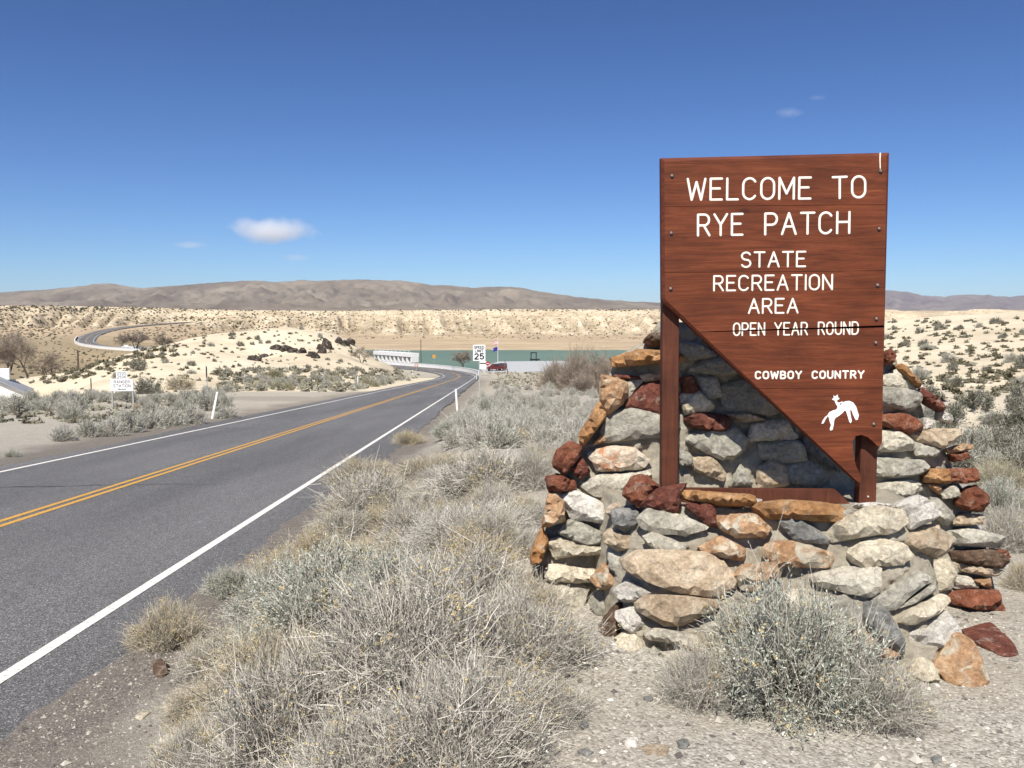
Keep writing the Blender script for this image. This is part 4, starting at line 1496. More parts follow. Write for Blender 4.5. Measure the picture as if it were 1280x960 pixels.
# pale split at the upper right corner
bm = bmesh.new()
pts = [S(1099.4, 191), (S(1101.2, 191)), S(1100.6, 200), S(1100.9, 211), S(1099.7, 211), S(1099.2, 200)]
add_poly_prism(bm, pts[::-1], -0.001, 0.001)
bm_obj('split', bm, M_LETTER, sign)

# batten added behind the split to keep the gap dark, not seen itself
bm = bmesh.new()
ba, bb = S(880, 412), S(1100, 409)
add_box(bm, ((ba[0] + bb[0]) / 2, TH + 0.02, (ba[1] + bb[1]) / 2), (bb[0] - ba[0] - 0.12, 0.025, 0.10))
bm_obj('added_split_backing', bm, M_POST, sign)
# posts and bottom rail
uL0, uL1 = S(827.5, 500, TH)[0], S(848.5, 500, TH)[0]
bm = bmesh.new()
add_box(bm, ((uL0 + uL1) / 2, TH + 0.05, (S(835, 240)[1] - 0.16) / 2), (uL1 - uL0, 0.09, S(835, 240)[1] + 0.16), None, 0.005)
bm_obj('post', bm, M_POST, sign)
uR0, uR1 = S(1075.5, 600, TH)[0], S(1096.5, 600, TH)[0]
bm = bmesh.new()
add_box(bm, ((uR0 + uR1) / 2, TH + 0.05, (S(1085, 240)[1] - 0.16) / 2), (uR1 - uR0, 0.09, S(1085, 240)[1] + 0.16), None, 0.005)
bm_obj('post', bm, M_POST, sign)
bm = bmesh.new()
a, b, c_, d_ = S(846, 611, TH + 0.02), S(1045, 612.5, TH + 0.02), S(1067, 634, TH + 0.02), S(846, 634, TH + 0.02)
add_poly_prism(bm, [d_, c_, b, a], TH + 0.02, TH + 0.065)
bm_obj('bottom_rail', bm, M_POST, sign)
for (px, py) in [(1085.5, 621)]:
    bm = bmesh.new()
    u, v = S(px, py, TH)
    add_cyl(bm, (u, TH + 0.01, v), (u, TH - 0.0005, v), 0.007, 0.004, 10)
    bm_obj('screw', bm, M_SCREW, sign)


# ------------------------------------------------------------------ brush
def ribbons(S0, T1, bend, w0, w1, nseg, rng):
    """curved tapering ribbons from S0 to T1 (n,3); bend (n,3) is added at the middle"""
    n = len(S0)
    u = np.linspace(0, 1, nseg + 1)
    pts = S0[:, None] * (1 - u)[None, :, None] + T1[:, None] * u[None, :, None] + bend[:, None] * (4 * u * (1 - u))[None, :, None]
    d = T1 - S0
    rd = rng.normal(size=(n, 3))
    side = np.cross(d, rd)
    side /= np.linalg.norm(side, axis=1)[:, None] + 1e-9
    ww = (w0[:, None] * (1 - u) + w1[:, None] * u)[:, :, None] * 0.5
    A, B = pts - side[:, None] * ww, pts + side[:, None] * ww
    V = np.stack([A, B], 2).reshape(-1, 3)
    k = (np.arange(n) * (nseg + 1) * 2)[:, None] + (np.arange(nseg) * 2)[None, :]
    Q = np.stack([k, k + 1, k + 3, k + 2], -1).reshape(-1, 4)
    return V, Q, (nseg + 1) * 2


def dome_points(n, rng, lump, seed, flat=0.0):
    """points on a lumpy unit half-dome; z up to 1"""
    ph = rng.uniform(0, 2 * math.pi, n)
    cz = rng.uniform(-0.05, 1.0, n) ** 0.9 if False else rng.uniform(0.0, 1.0, n)
    sr = np.sqrt(1 - cz ** 2)
    x, y, z = sr * np.cos(ph), sr * np.sin(ph), cz
    l = 1 + lump * (fbm(ph * 1.1 + 10 + cz * 2, cz * 2.6 + seed * 0.7, seed, 3) * 2 + 0.5 * fbm(x * 5, y * 5 + z * 3, seed + 3, 2) * 2)
    rad = l * rng.uniform(0.72, 1.06, n)
    return np.stack([x * rad, y * rad, z * rad], -1)


def bush_parts(seed, n_twig, r, h, twig_w, n_leaf, leaf, n_flower, flower, lump=0.22, straight=0.5, nseg=3, main=36, clump=42, spread=0.15, root=(0.35, 0.72), side=1.0):
    """returns dict of (V, Q, tint) for stems, leaves, flower heads; base on z = 0"""
    rng = np.random.default_rng(seed)
    ncl = max(10, int(n_twig / clump))
    cd = dome_points(ncl, rng, lump, seed)
    ci = rng.integers(0, ncl, n_twig)
    fan = rng.normal(0, spread, (n_twig, 3)) * rng.uniform(0.3, 1.3, (n_twig, 1))
    tips = cd[ci] * rng.uniform(0.74, 1.08, (n_twig, 1)) + fan
    # a share of loose single stems
    ls = rng.random(n_twig) < 0.22
    tips[ls] = dome_points(int(ls.sum()), rng, lump, seed)
    tips = tips * np.array([r, r, h])
    tips[:, 2] = np.maximum(tips[:, 2], 0.02 * h + 0.05 * h * rng.random(n_twig))
    # main limbs
    mt = dome_points(main, rng, lump, seed) * np.array([r, r, h]) * 0.55
    m0 = rng.normal(0, 0.06 * r, (main, 3)) * np.array([1, 1, 0.05])
    m0[:, 2] = -0.03
    mb = rng.normal(0, 0.05 * r, (main, 3))
    V0, Q0, k0 = ribbons(m0, mt, mb, np.full(main, twig_w * 4.0), np.full(main, twig_w * 1.8), 4, rng)
    # twigs: from inside the bush towards the tips
    f = rng.uniform(*root, n_twig)
    near = rng.normal(0, 0.05 * r, (n_twig, 3))
    org = cd[ci] * np.array([r, r, h])
    org[ls] = tips[ls]
    s0 = org * f[:, None] * np.array([0.88, 0.88, 0.84]) + near * np.array([1, 1, 0.6])
    s0[:, 2] = np.maximum(s0[:, 2] - 0.05 * h, 0.0)
    bend = rng.normal(0, 0.10 * r * (1.25 - straight), (n_twig, 3)) + np.stack([tips[:, 0], tips[:, 1], -0.6 * np.abs(tips[:, 2])], -1) * 0.07
    w0 = twig_w * rng.uniform(0.7, 1.3, n_twig)
    V1, Q1, k1 = ribbons(s0, tips, bend, w0, w0 * 0.5, nseg, rng)
    tint1 = np.repeat(np.clip(rng.normal(0.55, 0.25, n_twig), 0, 1), k1)
    ns = int(n_twig * side)
    si = rng.integers(0, n_twig, ns)
    us = rng.uniform(0.3, 0.95, ns)
    sp = s0[si] * (1 - us)[:, None] + tips[si] * us[:, None] + bend[si] * (4 * us * (1 - us))[:, None]
    dl = tips[si] - s0[si]
    ln = np.linalg.norm(dl, axis=1)[:, None] + 1e-9
    sd_ = dl / ln + rng.normal(0, 0.55, (ns, 3))
    st = sp + sd_ / (np.linalg.norm(sd_, axis=1)[:, None] + 1e-9) * ln * rng.uniform(0.2, 0.5, (ns, 1))
    V3, Q3, k3 = ribbons(sp, st, rng.normal(0, 0.012 * r, (ns, 3)), w0[si] * 0.8, w0[si] * 0.4, 2, rng)
    tint3 = np.repeat(np.clip(rng.normal(0.62, 0.25, ns), 0, 1), k3)
    V = np.concatenate([V0, V1, V3])
    Q = np.concatenate([Q0, Q1 + len(V0), Q3 + len(V0) + len(V1)])
    tint = np.concatenate([np.full(len(V0), 0.1), tint1, tint3])
    out = dict(stems=(V, Q, tint))
    if n_leaf:
        ti = rng.integers(0, n_twig, n_leaf)
        u = rng.uniform(0.45, 1.04, n_leaf)
        c = s0[ti] * (1 - u)[:, None] + tips[ti] * u[:, None] + bend[ti] * (4 * u * (1 - u))[:, None]
        dirv = tips[ti] - s0[ti]
        dirv /= np.linalg.norm(dirv, axis=1)[:, None] + 1e-9
        e = dirv + rng.normal(0, 0.55, (n_leaf, 3))
        e /= np.linalg.norm(e, axis=1)[:, None]
        sd = np.cross(e, rng.normal(size=(n_leaf, 3)))
        sd /= np.linalg.norm(sd, axis=1)[:, None] + 1e-9
        ll = leaf[0] * rng.uniform(0.6, 1.4, n_leaf)[:, None]
        lw = leaf[1] * rng.uniform(0.7, 1.3, n_leaf)[:, None]
        Vl = np.stack([c, c + e * ll * 0.5 + sd * lw * 0.5, c + e * ll, c + e * ll * 0.5 - sd * lw * 0.5], 1).reshape(-1, 3)
        Ql = np.arange(n_leaf * 4).reshape(-1, 4)
        out['leaves'] = (Vl, Ql, np.repeat(np.clip(rng.normal(0.5, 0.27, n_leaf), 0, 1), 4))
    if n_flower:
        # flowers come in patches of tips
        key = fbm(tips[:, 0] / r * 3 + 7, tips[:, 1] / r * 3 + tips[:, 2] / h * 2, seed + 40, 3) + rng.normal(0, 0.06, n_twig) + 0.10 * (tips[:, 2] / h)
        ti = np.argsort(-key)[:n_flower]
        kk = 5
        c = np.repeat(tips[ti], kk, 0) + rng.normal(0, flower * 0.9, (n_flower * kk, 3))
        e = rng.normal(size=c.shape)
        e /= np.linalg.norm(e, axis=1)[:, None]
        s2 = np.cross(e, rng.normal(size=c.shape))
        s2 /= np.linalg.norm(s2, axis=1)[:, None] + 1e-9
        fl = flower * rng.uniform(0.6, 1.3, len(c))[:, None]
        Vf = np.stack([c - e * fl, c + s2 * fl, c + e * fl, c - s2 * fl], 1).reshape(-1, 3)
        out['flower_heads'] = (Vf, np.arange(len(c) * 4).reshape(-1, 4), np.repeat(np.clip(rng.normal(0.55, 0.25, len(c)), 0, 1), 4))
    return out


# prototypes for near bushes (unit radius 0.5 m, height 0.5 m), each with its parts as meshes
def proto(name, seed, mats, **k):
    parts = bush_parts(seed, r=0.5, h=0.5, **k)
    return {pn: np_mesh(name + '_' + pn, V, Q, None, [MT[mats[pn]]], tint=t) for pn, (V, Q, t) in parts.items()}


NEAR = {
    'sage': [proto('sage', 11 + i, dict(stems='twig_grey', leaves='leaf_sage', flower_heads='flower_gold'), n_twig=3600, twig_w=0.0042, n_leaf=36000, leaf=(0.019, 0.0068), n_flower=150, flower=0.0055, lump=0.3, clump=75, spread=0.12, root=(0.45, 0.8)) for i in range(2)],
    'dry': [proto('dry', 21 + i, dict(stems='twig_grey', leaves='leaf_grey', flower_heads='flower_gold'), n_twig=4800, twig_w=0.0046, n_leaf=17000, leaf=(0.016, 0.006), n_flower=260, flower=0.0055, lump=0.34, straight=0.0, clump=100, spread=0.15, root=(0.3, 0.8), side=1.3) for i in range(3)],
    'rabbit': [proto('rabbit', 31 + i, dict(stems='twig_straw', leaves='leaf_grey', flower_heads='flower_gold'), n_twig=4600, twig_w=0.0042, n_leaf=14000, leaf=(0.016, 0.0055), n_flower=520, flower=0.0052, lump=0.24, straight=0.6, clump=70, spread=0.12, root=(0.25, 0.7)) for i in range(2)],
    'silver': [proto('silver', 41 + i, dict(stems='twig_silver', leaves='leaf_grey'), n_twig=5200, twig_w=0.0044, n_leaf=14000, leaf=(0.017, 0.0055), n_flower=0, flower=0.005, lump=0.22, straight=0.6, clump=80, spread=0.12, root=(0.2, 0.7)) for i in range(1)],
    'gold': [proto('gold', 51 + i, dict(stems='twig_straw', leaves='leaf_grey', flower_heads='flower_gold'), n_twig=2200, twig_w=0.0038, n_leaf=5000, leaf=(0.016, 0.005), n_flower=950, flower=0.006, lump=0.3, straight=0.6, clump=40, spread=0.14) for i in range(1)],
    'greenish': [proto('greenish', 61, dict(stems='twig_straw', leaves='leaf_green'), n_twig=2500, twig_w=0.0034, n_leaf=9000, leaf=(0.018, 0.005), n_flower=0, flower=0.005, lump=0.25)],
}
BUSH_NAME = dict(sage='sagebrush', dry='dry_bush', rabbit='rabbitbrush', silver='dry_bush', gold='rabbitbrush', greenish='rabbitbrush')


def near_bush(kind, px, py, wpx, hpx, label, group=None, var=0, dz=-0.02, yscale=0.9):
    g = ground(px, py)
    t = g.y
    w, h = wpx / FPX * t, hpx / FPX * t * 0.74
    # the pixel is the foot of the visible front: push the centre back by part of the radius
    dv = Vector((g.x, g.y, 0)).normalized()
    c = g + dv * (w * 0.5 * yscale * 0.55)
    c.z = float(H([c.x], [c.y])[0]) + dz
    k = c.y / t
    root = empty(BUSH_NAME[kind], c, random.uniform(0, 6.28))
    root.scale = (w * k, w * k * yscale, h * k * 2.0)
    tag(root, label, 'bush', group)
    pr = NEAR[kind][var % len(NEAR[kind])]
    for pn, me in pr.items():
        link(pn, me, root)['kind'] = 'stuff'
    return root


# standing alone by the road
near_bush('rabbit', 214, 812, 112, 72, 'rounded straw-coloured bush standing alone at the edge of the pavement')
near_bush('sage', 290, 744, 82, 44, 'small grey-green bush behind the straw bush at the pavement edge', var=1)
near_bush('gold', 283, 838, 46, 66, 'yellow-tipped bush right of the rounded straw bush')
near_bush('sage', 312, 838, 78, 78, 'small grey bush with yellow left flank beside the gravel patch')
# the big thicket in the foreground
near_bush('sage', 430, 800, 245, 150, 'large grey-green bush topping the foreground thicket', var=0)
near_bush('dry', 585, 800, 220, 130, 'wide grey dry bush in the thicket behind the stone wall corner', var=1)
near_bush('dry', 655, 850, 190, 120, 'tangled grey bush touching the left foot of the monument', var=2)
near_bush('dry', 520, 900, 290, 190, 'big tangle of dry grey twigs in the middle of the foreground thicket', var=0)
near_bush('rabbit', 345, 880, 190, 130, 'straw bush with gold tips on the left of the foreground thicket', var=1)
near_bush('dry', 380, 985, 260, 190, 'dry grey bush at the bottom edge left of centre', var=2)
near_bush('dry', 560, 1010, 280, 190, 'dry grey bush cut by the bottom edge of the picture', var=1)
near_bush('gold', 300, 960, 130, 90, 'low golden-tipped tuft at the bottom left of the thicket')
near_bush('dry', 250, 990, 150, 100, 'low dry tuft at the bottom left beside the dark gravel', var=1)
near_bush('sage', 510, 775, 170, 105, 'leafy grey-green bush inside the thicket right of the largest one', var=1)
near_bush('gold', 600, 715, 150, 60, 'row of gold-tipped stems in front of the silvery bush', var=0)
near_bush('dry', 690, 905, 110, 60, 'low sprawling twigs on the gravel left of the monument', var=0)
near_bush('rabbit', 660, 790, 130, 90, 'straw twigs against the lower left stones of the monument', var=1)
near_bush('sage', 455, 900, 190, 105, 'sage-grey bush in the middle left of the foreground thicket', var=0)
near_bush('dry', 610, 930, 210, 110, 'low grey tangle on the right of the foreground thicket', var=2)
near_bush('dry', 450, 1040, 240, 150, 'dry grey bush mostly below the bottom edge left of centre', var=0)
near_bush('sage', 355, 790, 150, 105, 'grey-green bush on the roadside flank of the thicket', var=1)
near_bush('gold', 350, 730, 110, 55, 'gold-tipped tuft between the small grey-green bush and the thicket')
near_bush('rabbit', 620, 770, 170, 75, 'straw twigs behind the tangled bush at the wall', var=1)
# behind the thicket
near_bush('silver', 592, 690, 195, 72, 'broad silvery bush left of the stone wall')
near_bush('dry', 612, 622, 165, 72, 'dark grey twiggy bush behind the silvery bush', var=1)
near_bush('dry', 470, 655, 140, 78, 'grey bush on the bank beside the pavement, left of the dark twiggy bush', var=2)
near_bush('rabbit', 432, 665, 80, 60, 'straw bush leaning over the pavement edge', var=1)
near_bush('gold', 400, 712, 90, 70, 'golden grassy tufts along the pavement edge')
near_bush('rabbit', 455, 605, 100, 40, 'straw bush on the road bank above the golden tufts', var=0)
near_bush('gold', 512, 556, 48, 24, 'dead brown-headed plant at the roadside bend of the bank')
near_bush('rabbit', 540, 600, 110, 42, 'straw bush between the road bank and the dark twiggy bush', var=1)
near_bush('sage', 568, 546, 60, 30, 'small olive bush near the right delineator post', var=1)
near_bush('dry', 668, 612, 60, 62, 'grey bush against the rust stones on the left of the monument', var=0)
near_bush('greenish', 668, 582, 26, 34, 'small bright green shoot beside the rust stones')
near_bush('dry', 520, 690, 110, 80, 'grey twigs between the silvery bush and the road bank', var=0)
# low filler brush between the larger bushes of the bank and the thicket
fill = [('dry', 60, 34), ('rabbit', 55, 34), ('dry', 70, 40), ('gold', 46, 30), ('silver', 60, 34), ('rabbit', 64, 40)]
cnt = 0
for k in range(400):
    px, py = random.uniform(400, 700), random.uniform(556, 700)
    if cnt >= 30:
        break
    if px < 640 - (py - 520) * 1.35 or px > 690 - max(0, py - 640) * 0.3:
        continue
    kd, w_, h_ = fill[cnt % 6]
    near_bush(kd, px, py, w_ * random.uniform(0.8, 1.5) * (py - 400) / 200, h_ * random.uniform(0.7, 1.2) * (py - 400) / 200, 'one of the low dry tufts filling the road bank left of the monument', 'low tufts on the road bank', var=k)
    cnt += 1
cnt = 0
for k in range(400):
    px, py = random.uniform(225, 700), random.uniform(800, 985)
    if cnt >= 26:
        break
    if px < 225 + max(0, 880 - py) * 0.9 or px > 735 - max(0, py - 850) * 0.9:
        continue
    kd, w_, h_ = fill[cnt % 4]
    near_bush(kd, px, py, w_ * random.uniform(1.6, 2.6), h_ * random.uniform(1.3, 2.2), 'one of the low dry tufts filling the foreground thicket', 'low tufts in the foreground thicket', var=k)
    cnt += 1
# in front of the monument
near_bush('sage', 985, 890, 250, 190, 'large grey-green bush growing in front of the stone monument', var=1)
near_bush('dry', 872, 884, 125, 90, 'dry grey skirt of twigs on the left of the bush before the monument', var=1)
near_bush('dry', 1088, 905, 160, 100, 'dry grey skirt of twigs on the right of the bush before the monument', var=2)
near_bush('rabbit', 915, 868, 130, 100, 'straw stems with yellow tips left of the bush before the monument', var=0)
# right of the monument
near_bush('dry', 1262, 690, 70, 70, 'grey bush right of the monument beside the brown stones', var=2)
near_bush('sage', 1250, 648, 85, 70, 'grey-green bush behind the right wing of the monument', var=0)
near_bush('rabbit', 1285, 740, 60, 60, 'straw bush cut by the right edge of the picture', var=1)
near_bush('greenish', 1255, 612, 90, 50, 'yellowish-green bush behind the right wing of the monument')


# mid-distance bushes: one mesh each, two or three materials
def lod_mesh(name, seed, mats, n_twig, twig_w, n_leaf, leaf, n_flower=0, flower=0.02, lump=0.25, straight=0.5):
    parts = bush_parts(seed, n_twig, 0.5, 0.5, twig_w, n_leaf, leaf, n_flower, flower, lump, straight, 2, 14)
    Vs, Qs, Ts, Ms, off = [], [], [], [], 0
    ml = []
    for i, (pn, (V, Q, t)) in enumerate(parts.items()):
        Vs.append(V)
        Qs.append(Q + off)
        Ts.append(t)
        Ms.append(np.full(len(Q), i))
        ml.append(MT[mats[pn]])
        off += len(V)
    return np_mesh(name, np.concatenate(Vs), np.concatenate(Qs), None, ml, qmi=np.concatenate(Ms), tint=np.concatenate(Ts))


MID = {
    'pale': [lod_mesh('pale_bush', 201 + i, dict(stems='twig_silver', leaves='leaf_grey'), 900, 0.010, 2600, (0.034, 0.014)) for i in range(3)],
    'sage': [lod_mesh('sage_bush', 211 + i, dict(stems='twig_grey', leaves='leaf_sage'), 800, 0.010, 3000, (0.036, 0.016)) for i in range(3)],
    'dark': [lod_mesh('dark_bush', 221 + i, dict(stems='twig_grey', leaves='leaf_dark'), 500, 0.010, 3200, (0.044, 0.022), lump=0.35) for i in range(2)],
    'olive': [lod_mesh('olive_bush', 231, dict(stems='twig_straw', leaves='leaf_green'), 600, 0.010, 2400, (0.04, 0.016))],
    'straw': [lod_mesh('straw_bush', 241, dict(stems='twig_straw', leaves='leaf_grey', flower_heads='flower_gold'), 900, 0.010, 1800, (0.034, 0.014), 60, 0.018)],
}
MIDN = dict(pale='dry_bush', sage='sagebrush', dark='dark_shrub', olive='rabbitbrush', straw='rabbitbrush')


def mid_bush(kind, g, w, h, label, group, name=None):
    me = random.choice(MID[kind])
    o = link(name or MIDN[kind], me, None, (g.x, g.y, g.z - 0.03 * h))
    o.rotation_euler = (0, 0, random.uniform(0, 6.28))
    o.scale = (w, w * random.uniform(0.8, 1.1), h * 2)
    tag(o, label, 'bush', group)
    return o


# left verge, placed one by one
for (px, py, w, h, kd, lb) in [
        (79, 551, 36, 24, 'pale', 'round dry bush nearest the road on the bare left verge'),
        (15, 571, 20, 12, 'sage', 'tiny bush on the bare gravel at the left edge'),
        (111, 546, 34, 22, 'sage', 'leftmost bush of the row along the left pavement'),
        (138, 545, 42, 28, 'pale', 'second bush from the left in the row along the left pavement'),
        (160, 540, 40, 28, 'sage', 'third bush in the row along the left pavement'),
        (186, 535, 40, 30, 'pale', 'fourth bush in the row along the left pavement'),
        (212, 532, 40, 30, 'sage', 'fifth bush in the row along the left pavement'),
        (238, 530, 40, 28, 'pale', 'bush just left of the leaning white delineator post'),
        (284, 523, 34, 18, 'pale', 'low bush right of the leaning white delineator post'),
        (20, 518, 52, 26, 'sage', 'wide grey sagebrush at the left edge of the flat'),
        (88, 524, 42, 15, 'sage', 'low sprawling bush alone on the sand left of the ranger sign'),
        (60, 513, 34, 16, 'sage', 'grey bush on the flat behind the low sprawling one'),
        (170, 512, 14, 9, 'straw', 'small yellow tuft at the foot of the ranger sign')]:
    g = ground(px, py)
    mid_bush(kd, g, w / FPX * g.y, h / FPX * g.y, lb, 'bushes on the left verge')


def in_sign_gap(x, y):
    return False


def scatter(n, region, kinds, size, label, group, tmin, tmax, jitter=1.0, avoid=None):
    made, tries = 0, 0
    pts = []
    while made < n and tries < n * 12:
        tries += 1
        px, py = random.uniform(region[0], region[2]), random.uniform(region[1], region[3])
        g = ground(px, py)
        if g is None or not (tmin < g.y < tmax):
            continue
        d, rz = path_dist(np.array([g.x]), np.array([g.y]))
        if d[0] < 5.5 + 0.01 * g.y:
            continue
        if avoid and avoid(px, py, g):
            continue
        w = random.uniform(*size)
        if any((g.x - q[0]) ** 2 + (g.y - q[1]) ** 2 < (0.32 * (w + q[2])) ** 2 for q in pts):
            continue
        pts.append((g.x, g.y, w))
        mid_bush(random.choice(kinds), g, w, w * random.uniform(0.5, 0.75), label, group)
        made += 1


def avoid_left(px, py, g):
    return (285 < px < 450 and py > 487 + (450 - px) * 0.02) or (120 < px < 180 and py > 508)


scatter(58, (-5, 488, 330, 516), ['sage', 'sage', 'pale', 'dark', 'sage'], (0.9, 1.6), 'one of the grey sagebrush crowding the flat around the ranger sign', 'sagebrush around the ranger sign', 36, 90, avoid=avoid_left)
scatter(52, (300, 474, 560, 494), ['sage', 'pale', 'pale', 'olive', 'sage'], (1.0, 1.8), 'one of the sagebrush along the far left side of the road below the pale hill', 'sagebrush below the pale hill', 55, 190, avoid=avoid_left)


def avoid_right(px, py, g):
    return px < 560 or (588 < px < 612 and py < 500)


scatter(150, (556, 474, 772, 562), ['pale', 'pale', 'pale', 'pale', 'sage'], (0.55, 1.1), 'one of the pale dry bushes covering the slope between road and monument', 'pale bushes right of the road', 9, 75, avoid=avoid_right)
scatter(40, (1140, 500, 1300, 590), ['dark', 'dark', 'sage', 'dark'], (0.6, 1.15), 'one of the dark shrubs crowding the gully right of the monument', 'shrubs in the right gully', 15, 45)
scatter(42, (1105, 402, 1300, 486), ['dark', 'dark', 'sage'], (0.4, 1.0), 'one of the dark shrubs dotted over the pale hill on the right', 'shrubs on the pale right hill', 25, 100)
scatter(56, (90, 410, 480, 476), ['dark', 'dark', 'sage'], (0.55, 1.35), 'one of the dark shrubs dotted over the pale hill beyond the road', 'shrubs on the pale hill beyond the road', 85, 172)
for (px, py, w, h, kd, lb) in [(172, 463, 24, 16, 'dark', 'dense round dark green shrub on the pale hill above the ranger sign'),
                               (185, 492, 40, 24, 'dark', 'dark green shrub behind the ranger sign'), (345, 474, 30, 14, 'olive', 'olive green shrub at the foot of the pale hill'),
                               (225, 487, 40, 20, 'straw', 'tawny shrub at the foot of the pale hill')]:
    g = ground(px, py)
    mid_bush(kd, g, w / FPX * g.y, h / FPX * g.y, lb, None)


# far scrub too small to count
def far_scrub():
    rng = np.random.default_rng(99)
    tpl = []
    for k in range(4):
        nt = 26
        c = dome_points(nt, rng, 0.3, 300 + k) * np.array([0.5, 0.5, 0.55]) * rng.uniform(0.4, 1.0, (nt, 1))
        a = rng.normal(size=(nt, 3)) * 0.16
        b = rng.normal(size=(nt, 3)) * 0.16
        tpl.append(np.stack([c - a, c + b, c + a * 0.6 - b * 0.7], 1).reshape(-1, 3))
    regions = [  # x0, y0, x1, y1, n, tmin, tmax, wmin, wmax, tint
        (-20, 380, 420, 425, 2600, 380, 720, 0.6, 2.0, 0.36), (400, 386, 840, 424, 1300, 500, 720, 0.5, 1.6, 0.36), (-20, 382, 840, 389, 1100, 560, 720, 0.8, 2.2, 0.3),
        (60, 405, 480, 480, 340, 80, 210, 0.3, 0.9, 0.36), (1100, 398, 1300, 500, 340, 22, 110, 0.15, 0.6, 0.36),
        (-10, 425, 220, 480, 500, 150, 430, 0.6, 1.6, 0.4), (270, 462, 590, 490, 520, 95, 215, 0.6, 1.5, 0.66), (570, 462, 800, 484, 620, 70, 215, 0.7, 1.4, 0.9),
        (-10, 486, 300, 530, 260, 34, 95, 0.2, 0.7, 0.62)]
    Vs, Ts, tints, nv = [], [], [], 0
    for (x0, y0, x1, y1, n, tmin, tmax, w0, w1, tv) in regions:
        pxs, pys = rng.uniform(x0, x1, n), rng.uniform(y0, y1, n)
        u, v = (pxs - 640) / FPX, (pys - 480) / FPX
        dy, dz = cP - v * sP, -sP - v * cP
        ts = np.exp(np.linspace(math.log(tmin * 0.8), math.log(tmax * 1.05), 90))
        X, Z = (u / dy)[:, None] * ts, EYE + (dz / dy)[:, None] * ts
        G = H(X.ravel(), np.tile(ts, n)).reshape(n, -1)
        below = Z < G
        hit = below.any(1) & ~below[:, 0]
        i = below.argmax(1)
        for k in np.nonzero(hit)[0]:
            j = i[k]
            a, b = Z[k, j - 1] - G[k, j - 1], Z[k, j] - G[k, j]
            t = ts[j - 1] + (ts[j] - ts[j - 1]) * a / (a - b)
            x = u[k] / dy[k] * t
            pd = path_dist(np.array([x]), np.array([t]))[0][0]
            if pd < 5.4 + 0.015 * t or (280 < t < 452 and -110 < x < 130) or (225 < t < 290 and -5 < x < 40):
                continue
            z = EYE + dz[k] / dy[k] * t
            w = rng.uniform(w0, w1)
            th = rng.uniform(0, 6.28)
            q = tpl[rng.integers(0, 4)] * np.array([w, w, w * rng.uniform(0.7, 1.0)])
            c, s = math.cos(th), math.sin(th)
            Vs.append(np.stack([q[:, 0] * c - q[:, 1] * s + x, q[:, 0] * s + q[:, 1] * c + t, q[:, 2] + z - 0.05 * w], -1))
            tints.append(np.full(len(q), np.clip(tv + rng.normal(0, 0.1), 0, 1)))
    V = np.concatenate(Vs)
    T = np.arange(len(V)).reshape(-1, 3)
    m = MatB('far_scrub', 0.95, 0.05)
    m.color(m.ramp(m.attr('tint'), [(0.0, (0.06, 0.06, 0.04)), (0.35, (0.14, 0.125, 0.08)), (0.65, (0.27, 0.255, 0.195)), (1.0, (0.42, 0.38, 0.30))]))
    tag(link('far_scrub', np_mesh('far_scrub', V, None, T, [m.m], tint=np.concatenate(tints))), 'low desert scrub speckling the hills and flats', 'scrub', kind='stuff')


far_scrub()


